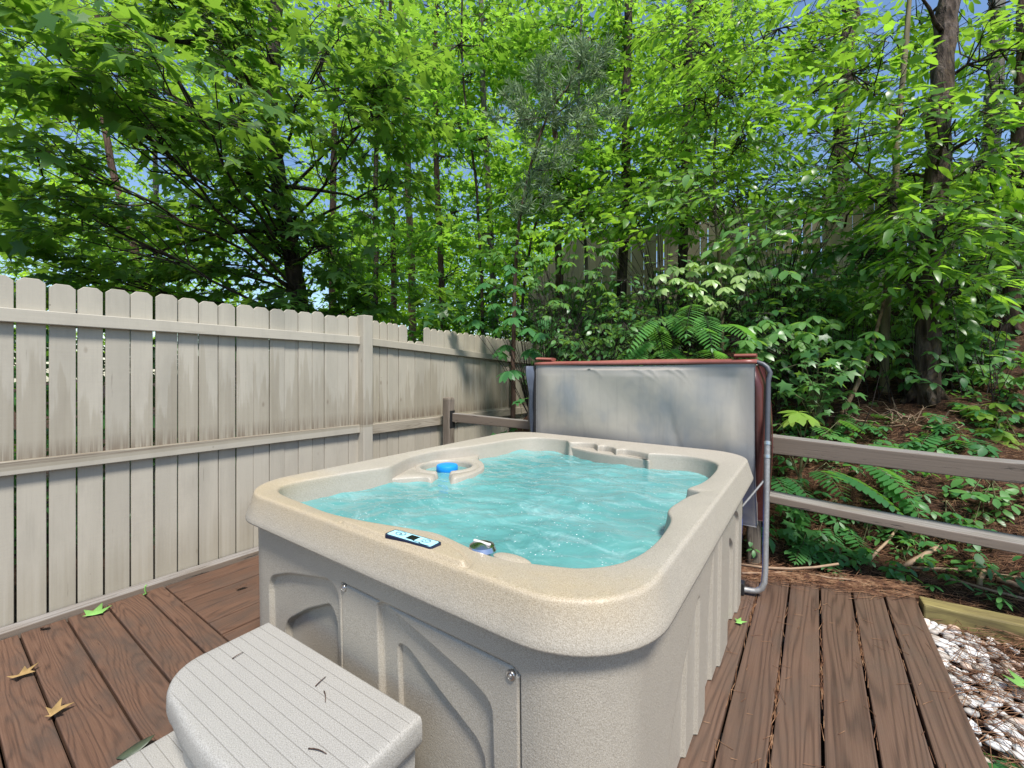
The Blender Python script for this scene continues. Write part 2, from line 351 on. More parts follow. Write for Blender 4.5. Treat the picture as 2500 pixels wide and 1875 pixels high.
deck = structure(deck_l.build('deck', [M['deck'], M['deckg']], bevel=.005))
for i, p in enumerate(deck.data.polygons): p.material_index = 0 if i < nL else 1
mb = MB()
for y in np.arange(-1.1, 3.2, .4): mb.box(-3.2, .45, y, y+.04, -.16, -.042, 0)
mb.box(-3.2, .44, -1.3, 3.0, -.2, -.165)
structure(mb.build('deck_joists', M['post']))

# ================================================================ HOT TUB
CT = np.array([-1.17, 1.85])
def rrect(x0, x1, y0, y1, r, n=24):
    P = []
    for cx, cy, a in ((x1-r, y1-r, 0), (x0+r, y1-r, 90), (x0+r, y0+r, 180), (x1-r, y0+r, 270)):
        for k in range(n+1): w = math.radians(a+90*k/n); P.append((cx+r*math.cos(w), cy+r*math.sin(w)))
    return np.array(P)
def dens(P, m=40):
    Q = np.vstack([P, P[:1]]); return np.vstack([np.linspace(a, b, m, endpoint=False) for a, b in zip(Q[:-1], Q[1:])])
def spline(P, m=12):
    n = len(P); out = []
    for i in range(n):
        p0, p1, p2, p3 = P[i-1], P[i], P[(i+1) % n], P[(i+2) % n]
        for t in np.linspace(0, 1, m, endpoint=False):
            out.append(.5*((2*p1)+(-p0+p2)*t+(2*p0-5*p1+4*p2-p3)*t*t+(-p0+3*p1-3*p2+p3)*t**3))
    return np.array(out)
def polar(P, th):
    d = P-CT; a = np.arctan2(d[:, 1], d[:, 0]) % (2*PI); r = np.hypot(d[:, 0], d[:, 1])
    o = np.argsort(a); a = a[o]; r = r[o]
    return np.interp(th, np.concatenate([a-2*PI, a, a+2*PI]), np.tile(r, 3))
def sdf(X, Y, poly):
    """signed distance to polygon, negative inside"""
    P = np.array(poly, float); d = np.full(np.shape(X), 9.); ins = np.zeros(np.shape(X), bool)
    for i in range(len(P)):
        a, b = P[i], P[(i+1) % len(P)]; e = b-a
        wx, wy = X-a[0], Y-a[1]; t = np.clip((wx*e[0]+wy*e[1])/(e@e), 0, 1)
        d = np.minimum(d, np.hypot(wx-e[0]*t, wy-e[1]*t))
        c = ((a[1] <= Y) & (b[1] > Y)) | ((b[1] <= Y) & (a[1] > Y))
        with np.errstate(divide='ignore', invalid='ignore'): xi = a[0]+(Y-a[1])*e[0]/(e[1] if e[1] else 1e-9)
        ins ^= c & (X < xi)
    return np.where(ins, -d, d)
NTH = 1440
# finer sampling where the outline is complicated: uniform arclength of the crease
cre = dens(rrect(-2.035, -.308, .80, 2.915, .24), 30)
d_ = cre-CT; aa = np.unwrap(np.arctan2(d_[:, 1], d_[:, 0])); sl = np.concatenate([[0], np.cumsum(np.hypot(*np.diff(cre, axis=0).T))])
TH = np.interp(np.linspace(0, sl[-1], NTH, endpoint=False), sl, aa) % (2*PI); TH = np.sort(TH)
CS = np.stack([np.cos(TH), np.sin(TH)], 1)
def outer(off): return polar(dens(rrect(-2.035-off, -.308+off, .80-off, 2.915+off, .24+off), 30), TH)
INN = np.array([(-1.935,1.02),(-1.905,.935),(-1.80,.888),(-1.566,.874),(-1.413,.870),(-1.275,.888),(-1.158,.914),(-1.048,.942),(-.973,.957),(-.901,.95),(-.831,.937),(-.75,.927),(-.68,.932),(-.614,.952),(-.568,.97),(-.505,.997),(-.455,1.043),(-.42,1.10),(-.397,1.18),(-.388,1.281),(-.392,1.405),(-.405,1.509),(-.437,1.59),(-.442,1.653),(-.436,1.72),(-.424,1.818),(-.400,1.90),(-.404,1.925),(-.447,1.938),(-.449,1.965),(-.426,2.06),(-.413,2.227),(-.42,2.44),(-.45,2.572),(-.52,2.65),(-.62,2.685),(-.72,2.67),(-.80,2.64),(-.83,2.615),(-.855,2.63),(-.92,2.662),(-1.0,2.68),(-1.035,2.645),(-1.047,2.63),(-1.065,2.66),(-1.11,2.71),(-1.165,2.725),(-1.19,2.70),(-1.198,2.685),(-1.215,2.71),(-1.264,2.762),(-1.342,2.755),(-1.411,2.71),(-1.44,2.72),(-1.48,2.765),(-1.56,2.785),(-1.68,2.772),(-1.77,2.715),(-1.829,2.584),(-1.862,2.373),(-1.884,2.25),(-1.915,2.12),(-1.955,2.0),(-1.965,1.852),(-1.945,1.70),(-1.885,1.56),(-1.845,1.46),(-1.868,1.36),(-1.90,1.25),(-1.918,1.143)])
rin = polar(spline(INN, 14), TH)
rin = np.convolve(np.concatenate([rin[-2:], rin, rin[:2]]), [.1, .2, .4, .2, .1], 'valid')
rc = outer(0.)
rows = []   # (radius, z)
def row(r, z): rows.append((r, np.broadcast_to(np.asarray(z, float), r.shape)))
row(outer(-.03), .715); row(outer(.012), .698); row(outer(.024), .6945); row(outer(.0285), .697); row(outer(.029), .703)
for k in range(1, 7): row(outer(.029-.026*k/6), .703+(.787-.703)*k/6)
for w in (20, 45, 70): q = math.radians(w); row(outer(.002-.012*(1-math.cos(q))), .789+.012*math.sin(q))
rtop = outer(-.0105); rie = rin+.012
for k in range(0, 34):
    t = k/33.; row(rtop*(1-t)+rie*t, .8015-.004*t-.006*t*t)
for w in (25, 50, 75): q = math.radians(w); row(rin+.012-.014*math.sin(q), .7915-.014*(1-math.cos(q)))
for dr, z in ((.003, .765), (.009, .74), (.018, .70), (.028, .66), (.045, .60), (.09, .5)): row(rin-dr, z)
R = np.array([r for r, z in rows]); Z = np.array([z for r, z in rows])
X = CT[0]+R*CS[:, 0]; Y = CT[1]+R*CS[:, 1]
ctl = [(-1.262,.816),(-1.236,.842),(-1.16,.868),(-1.06,.897),(-.965,.913),(-.89,.90),(-.835,.882),(-.775,.858),(-.735,.835),(-.728,.818),(-.742,.808),(-.80,.803),(-1.24,.803)]
sd = sdf(X, Y, ctl); top = (Z > .77)
Z = Z+smooth(.0, .011, Y-.806)*np.where(top, .011*smooth(.004, -.007, sd)-.006*np.exp(-((sd-.008)/.005)**2), 0)
m, k = R.shape
V = np.stack([X, Y, Z], 2).reshape(-1, 3)
i = np.arange(m-1)[:, None]*k; j = np.arange(k)[None]; jn = (j+1) % k
T = np.stack([i+j, i+jn, i+k+jn, i+k+j], 2).reshape(-1, 4)
TUB0 = np.array([-1.17, 1.85, 0])
tub = thing('hot_tub', 'beige speckled square hot tub filled with turquoise water, standing on the wooden deck', 'hot tub', TUB0)
shell = link('shell', mesh_np('shell', V-TUB0, T), M['tub'], tub)
mb = MB()   # bowl floor below the water and the rounded shoulder mound beside the valve
mb.add([(CT[0]+(rin[q]-.09)*CS[q, 0], CT[1]+(rin[q]-.09)*CS[q, 1], .5) for q in range(0, NTH, 8)], [tuple(range(NTH//8))])
mb.build('bowl_floor', M['tub'], tub, TUB0)
bm = bmesh.new(); bmesh.ops.create_uvsphere(bm, u_segments=24, v_segments=12, radius=1)
for v in bm.verts: v.co = (v.co.x*.062-.672-TUB0[0], v.co.y*.026+.946-TUB0[1], v.co.z*.010+.785)
me = bpy.data.meshes.new('air_control'); bm.to_mesh(me); bm.free(); me.polygons.foreach_set('use_smooth', np.ones(len(me.polygons), bool))
link('air_control', me, M['tub'], tub)
mb = MB(); mb.lathe([(.03, -.06), (.03, .0), (.04, .002), (.042, .012), (.036, .024), (.02, .031), (.004, .033)], (-.785, .955, .772), 28)
kn = mb.build('diverter_knob', M['chrome'], tub, TUB0, smooth=.6)
mb = MB(); mb.box(-.816, -.754, .950, .960, .800, .8065); mb.build('grip', M['ivory'], kn, TUB0, bevel=.003); bpy.data.objects['grip'].parent = kn
# headrest shelf in the far rim
sh = np.array([(-1.43,2.712),(-1.342,2.757),(-1.264,2.764),(-1.19,2.70),(-1.11,2.712),(-1.047,2.64),(-1.0,2.682),(-.92,2.664),(-.84,2.59),(-.825,2.60),(-.90,2.605),(-1.0,2.605),(-1.1,2.61),(-1.2,2.63),(-1.3,2.665),(-1.39,2.70)])
S = spline(sh, 6); c = S.mean(0); mb = MB()
mb.rings([[(*(c+(p-c)*f), z) for p in S] for f, z in ((1.02, .52), (1.02, .742), (1.005, .752), (.97, .755))])
mb.build('headrest_shelf', M['tub'], tub, TUB0, smooth=.7)
# filter plate with its round well, open toward the bowl
fc = np.array([-1.797, 1.853]); mb = MB(); N = 120
ang = np.linspace(0, 2*PI, N, endpoint=False); tk = spline(np.array([(-1.86,1.47),(-1.74,1.60),(-1.64,1.625),(-1.575,1.70),(-1.565,1.83),(-1.60,1.96),(-1.69,2.07),(-1.80,2.15),(-1.89,2.26),(-1.96,2.20),(-2.0,2.0),(-2.0,1.80),(-1.96,1.60)]), 30)
pa = (np.arctan2(tk[:, 1]-fc[1], tk[:, 0]-fc[0])) % (2*PI); pr = np.hypot(*(tk-fc).T); o_ = np.argsort(pa)
po = np.interp(ang, np.concatenate([pa[o_]-2*PI, pa[o_], pa[o_]+2*PI]), np.tile(pr[o_], 3))
gap = smooth(math.radians(15), math.radians(6), np.abs((ang-math.radians(-52)+PI) % (2*PI)-PI))
ring = lambda rr, z: [(fc[0]+rr[q]*math.cos(ang[q]), fc[1]+rr[q]*math.sin(ang[q]), z[q] if hasattr(z, '__len__') else z) for q in range(N)]
one = np.ones(N); dp = .075*gap
mb.rings([ring(po*1.0, .58-dp), ring(po, .716-dp), ring(po-.006, .723-dp), ring(np.minimum(.192, po-.01), .727-dp), ring(np.minimum(.187, po-.015), .722-dp), ring(np.minimum(.182, po-.02), .730-dp), ring(.162*one, .735-dp), ring(.154*one, .731-dp), ring(.149*one, .717-dp), ring(.146*one, .62)], False, False)
mb.build('filter_housing', M['tub'], tub, TUB0, smooth=True)
# control panel overlay
cp = thing('x', '', ''); bpy.data.objects.remove(cp)
pc = np.array([-.948, .838]); tilt = math.radians(3)
def pl(u, v, z): return (pc[0]+u*math.cos(tilt)-v*math.sin(tilt), pc[1]+u*math.sin(tilt)+v*math.cos(tilt), z)
def plate(w, h, z0, z1, ch, mat, name, parent, u0=0, v0=0):
    pts = [(-w+ch, -h), (w-ch, -h), (w, -h+ch), (w, h-ch), (w-ch, h), (-w+ch, h), (-w, h-ch), (-w, -h+ch)]
    b = MB(); b.rings([[pl(u+u0, v+v0, z) for u, v in pts] for z in (z0, z1)]); o = b.build(name, mat, parent, TUB0, bevel=.0012); return o
panel = plate(.094, .0235, .80, .8165, .006, M['navy'], 'control_panel', tub)
scr = plate(.0865, .0185, .8162, .8176, .003, M['screen'], 'overlay', panel)
plate(.017, .0135, .8173, .8183, .001, M['lcd'], 'display', panel, .002, 0)
b = MB()
def arc(cu, cv, ru, rv, a0, a1, w=.0017, n=18):
    P = [(cu+ru*math.cos(math.radians(a0+(a1-a0)*q/n)), cv+rv*math.sin(math.radians(a0+(a1-a0)*q/n))) for q in range(n+1)]
    for (u0, v0), (u1, v1) in zip(P[:-1], P[1:]):
        L = math.hypot(u1-u0, v1-v0)+1e-9; nx, ny = -(v1-v0)/L*w/2, (u1-u0)/L*w/2
        b.add([pl(u0+nx, v0+ny, .8181), pl(u1+nx, v1+ny, .8181), pl(u1-nx, v1-ny, .8181), pl(u0-nx, v0-ny, .8181)], [(0, 1, 2, 3)])
arc(-.050, .003, .018, .0115, -20, 330); arc(-.055, .0, .010, .007, 40, 250, .0015); arc(-.043, .004, .008, .006, 150, 400, .0015); arc(-.048, -.001, .004, .003, 0, 360, .0014)
arc(.050, .003, .016, .0105, -160, 170); arc(.055, .004, .007, .005, 0, 330, .0014); arc(.046, .001, .006, .005, 90, 290, .0014)
arc(.030, .004, .030, .020, 180, 300, .0026); arc(.060, -.015, .02, .004, 180, 360, .0022); arc(-.07, .012, .012, .003, 90, 180, .002)
b.build('markings', M['navy'], panel, TUB0)
# ---- cabinet
per = dens(rrect(-1.985, -.33, .808, 2.875, .20), 40); d = np.concatenate([[0], np.cumsum(np.hypot(*np.diff(np.vstack([per, per[:1]]), axis=0).T))])
ss = np.linspace(0, d[-1], 2000, endpoint=False); pp = np.vstack([per, per[:1]])
px = np.interp(ss, d, pp[:, 0]); py = np.interp(ss, d, pp[:, 1])
nx = np.gradient(py); ny = -np.gradient(px); nl = np.hypot(nx, ny); nx /= nl; ny /= nl
zz = np.linspace(.004, .715, 140)
PX, ZZ = np.meshgrid(px, zz); PY, _ = np.meshgrid(py, zz); NX, _ = np.meshgrid(nx, zz); NY, _ = np.meshgrid(ny, zz)
front = smooth(-.9, -.98, NY); right = smooth(.9, .98, NX)
def rec(a, b, poly, depth, w=.0075): return depth*smooth(w*.35, -w, sdf(a, b, poly))
def rnd(poly, n=6):     # round the corners of a polygon
    P = np.array(poly, float); out = []
    for q in range(len(P)):
        p0, p1, p2 = P[q-1], P[q], P[(q+1) % len(P)]; l = min(np.linalg.norm(p1-p0), np.linalg.norm(p2-p1), .12)*.42
        a = p1+(p0-p1)/np.linalg.norm(p0-p1)*l; e = p1+(p2-p1)/np.linalg.norm(p2-p1)*l
        for t in np.linspace(0, 1, n): out.append((1-t)**2*a+2*t*(1-t)*p1+t*t*e)
    return np.array(out)
L1 = rnd([(-1.735,-.2),(-1.745,.492),(-1.60,.545),(-1.33,.60),(-1.275,.572),(-1.27,.45),(-1.265,-.2)])
L2 = rnd([(-1.66,-.2),(-1.66,.335),(-1.5,.435),(-1.35,.503),(-1.312,.46),(-1.307,.3),(-1.305,-.2)])
TRI = rnd([(-1.05,-.2),(-1.072,.61),(-1.02,.607),(-.86,.568),(-.70,.525),(-.637,.495),(-.632,.3),(-.63,-.2)])
TRI2 = rnd([(-.98,-.2),(-1.0,.50),(-.955,.50),(-.85,.44),(-.70,.365),(-.676,.33),(-.672,-.2)])
ACC = [(-1.259,.03),(-1.259,.614),(-.575,.614),(-.552,.600),(-.552,.03)]
D = front*(rec(PX, ZZ, L1, .018)+rec(PX, ZZ, L2, .024)+.03*smooth(.0, -.009, sdf(PX, ZZ, ACC)))
A1 = rnd([(1.62,-.2),(1.62,.515),(1.54,.48),(1.30,.30),(1.12,.0),(1.1,-.2)]); A2 = rnd([(1.50,-.2),(1.50,.44),(1.43,.40),(1.28,.2),(1.2,-.2)])
B1 = rnd([(2.05,-.2),(2.05,.62),(1.97,.615),(1.83,.55),(1.74,.3),(1.74,-.2)]); B2 = rnd([(1.94,-.2),(1.94,.58),(1.89,.56),(1.81,.4),(1.81,-.2)])
C1 = rnd([(2.25,-.2),(2.25,.57),(2.31,.60),(2.48,.57),(2.56,.52),(2.56,-.2)]); C2 = rnd([(2.33,-.2),(2.33,.47),(2.38,.455),(2.47,.40),(2.48,-.2)])
for a, b_ in ((A1, A2), (B1, B2), (C1, C2)): D += right*(rec(PY, ZZ, a, .013)+rec(PY, ZZ, b_, .014))
tap = .012*(1-ZZ/.715)
V = np.stack([PX-NX*(D+tap), PY-NY*(D+tap), ZZ], 2).reshape(-1, 3); m, k = PX.shape
i = np.arange(m-1)[:, None]*k; j = np.arange(k)[None]; jn = (j+1) % k
link('cabinet', mesh_np('cabinet', V-TUB0, np.stack([i+j, i+jn, i+k+jn, i+k+j], 2).reshape(-1, 4)), M['tub'], tub)
gx, gz = np.meshgrid(np.linspace(-1.2545, -.5565, 240), np.linspace(.034, .6095, 190))
sde = np.minimum.reduce([gx+1.2545, -.5565-gx, gz-.034, .6095-gz])
cut = sdf(gx, gz, [(-1.2545,.034),(-1.2545,.6095),(-.580,.6095),(-.5565,.592),(-.5565,.034)]); 
dep = rec(gx, gz, TRI, .018)+rec(gx, gz, TRI2, .024)+.006*smooth(-.004, -.0005, cut)+.02*(cut > .002)
gy = .808+.012*(1-gz/.715)-.001+dep
m, k = gx.shape; i = np.arange(m-1)[:, None]*k; j = np.arange(k-1)[None]
acc = link('access_panel', mesh_np('access_panel', np.stack([gx, gy, gz], 2).reshape(-1, 3)-TUB0, np.stack([i+j, i+j+1, i+k+j+1, i+k+j], 2).reshape(-1, 4)), M['tub'], tub)
for sx, sz in ((-1.239, .600), (-.577, .592)):
    mb = MB(); q = 20
    mb.rings([[(sx+r*math.cos(2*PI*w/q), y, sz+r*math.sin(2*PI*w/q)) for w in range(q)] for r, y in ((.0125, .812), (.0125, .8065), (.011, .804), (.0075, .803), (.0065, .8055), (.0062, .8055), (.004, .8025), (.001, .802))])
    o = mb.build('screw', M['steel'], acc, TUB0, smooth=.7)
# ---- water
nw = 300; gx, gy = np.meshgrid(np.linspace(-2.03, -.33, nw), np.linspace(.84, 2.86, nw)); dx = gx-CT[0]; dy = gy-CT[1]
lim = np.interp(np.arctan2(dy, dx) % (2*PI), np.concatenate([TH-2*PI, TH, TH+2*PI]), np.tile(rin-.008, 3))
rr = np.hypot(dx, dy); wz = np.zeros_like(gx); r_ = np.random.default_rng(3)
for q in range(46):
    f = r_.uniform(5, 40); a = r_.uniform(0, 2*PI); ph = r_.uniform(0, 6.28); am = .022/f**.9
    wx, wy = gx+.03*np.sin(5*gy+q)+.02*np.sin(11*gx-q), gy+.03*np.sin(6*gx+2*q)
    s_ = np.sin(f*(wx*math.cos(a)+wy*math.sin(a))+ph); wz += am*(1-2*np.abs(s_)**.8 if q % 3 == 0 else s_)
for cx, cy, w in ((-1.45, 1.35, .25), (-.95, 1.95, .3), (-.7, 1.3, .22), (-1.2, 2.35, .2)): wz += .006*np.exp(-((gx-cx)**2+(gy-cy)**2)/w**2)
wz -= wz.mean()
keep = rr < lim+.012; idx = np.full(gx.shape, -1); idx[keep] = np.arange(keep.sum())
sc_ = np.minimum(1, lim/np.maximum(rr, 1e-6)); wxp = CT[0]+dx*np.where(rr > lim, sc_, 1); wyp = CT[1]+dy*np.where(rr > lim, sc_, 1)
V = np.stack([wxp[keep], wyp[keep], .696+wz[keep]*.6], 1)
qd = np.stack([idx[:-1, :-1], idx[:-1, 1:], idx[1:, 1:], idx[1:, :-1]], 2).reshape(-1, 4); qd = qd[(qd >= 0).all(1)]
structure(link('water', mesh_np('water', V, qd), M['water']))
# ---- floating dispenser in the filter well
t = thing('chemical_floater', 'round blue capped chemical floater bobbing in the filter well of the tub', 'pool floater', (-1.80, 1.862, .664))
mb = MB(); mb.lathe([(.05, .03), (.060, .032), (.064, .04), (.064, .062), (.060, .070), (.05, .073), (.01, .0735)], (0, 0, 0), 40); mb.build('cap', M['blue'], t, smooth=.7)
mb = MB(); mb.lathe([(.03, -.12), (.042, -.1), (.042, .029), (.05, .0295)], (0, 0, 0), 32); mb.build('body', M['bluedk'], t, smooth=.7)

# ================================================================ STEPS
st = thing('tub_steps', 'grey two tier plastic steps with grooved treads in front of the hot tub', 'steps', (-1.60, .74, 0), math.radians(2.2))
def tread(w, d, z, r, name, zb, ins, ex=0.):
    o = []
    for f in np.linspace(0, 1, 5)[:-1]: o.append((w*(1-f), 0))
    o.append((0, 0))
    o += [(0, -d+r)]
    for q in range(1, 13): a = PI+PI/2*q/12; o.append((r*1.25+r*1.25*math.cos(a), -d+r+r*math.sin(a)))
    for q in range(1, 9): o.append((r*1.25+(w-2.1*r)*q/9, -d-.02*math.sin(PI*q/9)))
    rr_ = r*.35
    for q in range(0, 9): a = 1.5*PI+PI/2*q/8; o.append((w-rr_+rr_*math.cos(a), -d+rr_+rr_*math.sin(a)))
    P = np.array(o); P = P[::-1] if False else P
    c = np.array([w/2, -d*.45])
    def off(e):
        q = P.copy(); s = (P-c)/np.array([w/2, d/2]); n = s/np.maximum(1e-6, np.linalg.norm(s, axis=1))[:, None]
        n[np.abs(P[:, 1]) < 1e-6, 1] = 0
        return P+n*e
    b = MB()
    prof = [(-ins-.006, zb), (-ins, z-.085), (-ins, z-.08), (-.006, z-.076), (.001, z-.066), (.004, z-.050), (.003, z-.018), (-.001, z-.007), (-.007, z-.0015), (-.015, z), (-.05, z)]
    b.rings([[(x, y, h) for x, y in off(e)] for e, h in prof])
    return b.build(name, M['step'], st, smooth=.9)
up = tread(.765, .335, .40, .13, 'upper_step', .20, .03)
lo = tread(.80, .86, .20, .13, 'lower_step', .0, .025); lo.location = (-.015, .0, 0)
for (o_, z0, z1, y0, y1, dx) in ((up, .225, .30, -.28, -.10, .7435), (lo, .03, .105, -.75, -.42, .781)):
    mb = MB(); mb.rings([[(dx+e, y, z) for y, z in ((y0+g, z0+g), (y1-g, z0+g), (y1-g, z1-g), (y0+g, z1-g))] for e, g in ((-.004, 0), (.0, 0), (.002, .006), (-.003, .012))], False, True)
    q = mb.build('side_emboss', M['step'], o_, bevel=.002)
# ================================================================ LEFT FENCE
XF = -3.3
fence = thing('picket_fence', 'tall beige dog-ear picket fence with two rails, running along the left of the deck', 'fence', (XF, 1.2, 0))
FO = (XF, 1.2, 0)
def picket(mb, y0, y1, z0, z1, x, th=.018, ear=.024, lean=0.):
    e = min(ear, (y1-y0)*.28)
    poly = [(y0, z0), (y1, z0), (y1+lean, z1-e*.9), (y1-e+lean, z1), (y0+e+lean, z1), (y0+lean, z1-e*.9)]
    mb.prism(poly, 0, x-th, x, 2)
g = [-.58+.111*q for q in range(8)]+[.307,.419,.528,.638,.752,.864,.981,1.096,1.21,1.318,1.43,1.54,1.648,1.759,1.872,1.974,2.089,2.198,2.31]
wgap = {7: .006, 8: .010, 9: .010, 10: .008, 11: .009, 12: .009, 13: .010, 14: .008, 15: .009, 16: .005, 17: .007}
mb = MB()
for q, (a, b) in enumerate(zip(g[:-1], g[1:])):
    w0 = wgap.get(q, .003); w1 = wgap.get(q+1, .003)
    picket(mb, a+w0/2, b-w1/2, .02, 1.765+random.uniform(-.008, .012), XF+random.uniform(-.003, .003), lean=random.uniform(-.004, .004))
mb.build('picket_panel', M['paint'], fence, FO, bevel=.002, seg=1)
g2 = [2.31, 2.38, 2.446, 2.527, 2.611, 2.678, 2.747, 2.855, 2.955, 3.078]+list(np.arange(3.17, 5.6, .103))
mb = MB()
for a, b in zip(g2[:-1], g2[1:]):
    zt = 1.755-.022*(a-2.4)+random.uniform(-.006, .01)
    if 2.85 < a < 3.0: zt = 1.60+random.uniform(-.02, .0)      # broken pickets
    picket(mb, a+.0015, b-.0015, -.02, zt, XF-.004+random.uniform(-.003, .003), ear=.03, lean=random.uniform(-.003, .003))
mb.build('picket_panel', M['paintold'], fence, FO, bevel=.002, seg=1)
def rail(name, y0, y1, za0, za1, zb0, zb1, x0, x1, mat):
    mb = MB(); V = []; 
    for y, l, h in ((y0, za0, za1), (y1, zb0, zb1)): V += [(x0, y, l), (x1, y, l), (x1, y, h), (x0, y, h)]
    mb.add(V, [(0, 1, 2, 3), (7, 6, 5, 4), (0, 4, 5, 1), (1, 5, 6, 2), (2, 6, 7, 3), (3, 7, 4, 0)], [(v[1], v[2]+.7*v[0]+y0, y0*3+za0) for v in V])
    return mb.build(name, mat, fence, FO, bevel=.004)
rail('rail', -.6, 2.288, 1.546, 1.616, 1.528, 1.598, XF+.003, XF+.036, M['paint'])
rail('rail', -.6, 2.288, .788, .858, .750, .822, XF+.003, XF+.036, M['paint'])
rail('rail', 2.388, 5.55, 1.525, 1.592, 1.36, 1.43, XF+.003, XF+.034, M['paintold'])
rail('rail', 2.388, 5.55, .722, .812, .70, .79, XF+.003, XF+.034, M['railold'])
mb = MB(); mb.box(XF-.02, XF+.085, 2.29, 2.386, -.1, 1.785, 2); mb.build('post', M['paint'], fence, FO, bevel=.006)
mb = MB(); mb.box(XF+.006, XF+.09, -.7, 3.2, -.03, .026, 1); mb.build('base_board', M['rail'], fence, FO, bevel=.004)

# ================================================================ SPLIT RAIL FENCE behind the tub
sr = thing('split_rail_fence', 'low grey weathered split rail fence along the back edge of the deck', 'fence', (-1.2, 3.48, 0))
SO = (-1.2, 3.48, 0)
def roundpost(x, y, z0, z1, w):
    mb = MB(); P = rrect(x-w, x+w, y-w*.85, y+w*.85, w*.5, 5)
    c = np.array([x, y]); 
    b = [[(*(c+(p-c)*f), z) for p in P] for f, z in ((1, z0), (1, z1-.02), (.93, z1-.006), (.75, z1))]; mb.rings(b); 
    mb.G = [(v[2], (v[0]-x)*1.+(v[1]-y)*.7, x) for v in mb.V]; return mb
o = roundpost(-3.14, 3.27, -.1, 1.015, .055).build('post', M['post'], sr, SO)
mb = MB(); mb.box(-3.105, -3.083, 3.235, 3.305, .70, .88); mb.build('mortise', M['black'], o, SO); bpy.data.objects['mortise'].parent = o  # black block standing in for the shade inside the rail slot
roundpost(-.36, 3.49, -.1, .80, .045).build('post', M['post'], sr, SO)
roundpost(2.35, 3.52, -.1, .95, .055).build('post', M['post'], sr, SO)
def beam(p0, p1, h, w, name='rail', taper=1.):
    mb = MB(); p0 = np.array(p0); p1 = np.array(p1); V = []; n = 9; r = random.random()*9
    for q in range(n):
        t = q/(n-1.); c = p0*(1-t)+p1*t+np.array([0, 0, .006*math.sin(5*t+r)]); hh = h*(1+.08*math.sin(7*t+r)); ww = w*(1+.06*math.cos(6*t+r))
        V += [(c[0], c[1]-ww*.5, c[2]), (c[0], c[1]+ww*.5, c[2]+.004), (c[0], c[1]+ww*.46, c[2]+hh), (c[0], c[1]-ww*.48, c[2]+hh*.96)]
    Fs = [(q*4+a, q*4+(a+1) % 4, q*4+4+(a+1) % 4, q*4+4+a) for q in range(n-1) for a in range(4)]+[(0, 1, 2, 3), (n*4-1, n*4-2, n*4-3, n*4-4)]
    mb.add(V, Fs, [(v[0], v[1]+.6*v[2], r) for v in V]); return mb.build(name, M['rail'], sr, SO, bevel=.006)
beam((-3.10, 3.29, .755), (-.36, 3.47, .745), .088, .05)
beam((-.42, 3.45, .733), (2.40, 3.50, .665), .118, .115)
beam((-.45, 3.46, .415), (2.40, 3.50, .235), .055, .17)
beam((-3.10, 3.29, .38), (-.45, 3.47, .41), .08, .06)

# ================================================================ FOLDED COVER + LIFTER
cv = thing('hot_tub_cover', 'folded hot tub cover upright behind the tub, grey liner facing it, brown vinyl edges', 'tub cover', (-1.1, 3.1, .3)); CO = (-1.1, 3.1, .3)
def slab(name, mat, x0, x1, yf, yb, z0, z1, bulge, nu=180, nv=110, seed=1, curl=0., sideb=0.):
    r = np.random.default_rng(seed); u, v = np.meshgrid(np.linspace(0, 1, nu), np.linspace(0, 1, nv))
    wr = sum(.0035*np.sin(r.uniform(3, 16)*u+r.uniform(3, 12)*v*r.choice([-1, 1])+r.uniform(0, 6)) for _ in range(7))
    X = x0+(x1-x0)*u+sideb*np.sin(PI*v)*(u > .98); Zz = z0+(z1-z0)*v
    en = np.minimum(np.minimum(u, 1-u)*12, 1)*np.minimum(np.minimum(v, 1-v)*12, 1)
    cr = curl*smooth(.45, 0, v)**1.5
    yF = yf-bulge*np.sin(PI*u)*np.sin(PI*v)+wr*en+(1-np.sqrt(np.clip(en, 0, 1)))*.015+cr
    yB = yb+bulge*.6*np.sin(PI*u)*np.sin(PI*v)+wr[::-1]*en-(1-np.sqrt(np.clip(en, 0, 1)))*.015+cr
    if seed == 2:
        for x_, w_, a_ in ((.50, .10, .9), (.58, .05, .7), (.655, .07, .9), (.70, .05, .8), (.30, .06, -.5)):
            q_ = (u-x_)/w_; yF = yF-.006*np.exp(-(((1-v)-.03-.045*q_**2*(q_ > 0)-.012*q_*a_)/.009)**2)*np.exp(-(q_-.3)**2*2)
        yF = yF+.010*np.exp(-((u-.62-.18*(1-v))/.02)**2)*smooth(.9, .5, v)*.5
    sag = .012*np.sin(PI*u)*(v > .97)
    A = np.stack([X, yF, Zz-sag], 2).reshape(-1, 3); B = np.stack([X, yB, Zz-sag], 2).reshape(-1, 3); V = np.vstack([A, B]); n = nu*nv
    i = np.arange(nv-1)[:, None]*nu; j = np.arange(nu-1)[None]; q = np.stack([i+j, i+j+1, i+nu+j+1, i+nu+j], 2).reshape(-1, 4)
    bd = [list(range(nu)), [k*nu+nu-1 for k in range(nv)], [n-1-k for k in range(nu)], [(nv-1-k)*nu for k in range(nv)]]
    e = []
    for l in bd: e += [(a, b, b+n, a+n) for a, b in zip(l[:-1], l[1:])]
    T = np.vstack([q, q[:, ::-1]+n, np.array(e)]); return link(name, mesh_np(name, V-np.array(CO), T), mat, cv)
front_p = slab('liner_panel', M['liner'], -1.897, -.305, 3.0, 3.115, .30, 1.345, .012, seed=2, curl=.10)
slab('outer_panel', M['vinyl'], -1.90, -.262, 3.125, 3.285, .33, 1.335, .02, seed=5, curl=.03, sideb=.035)
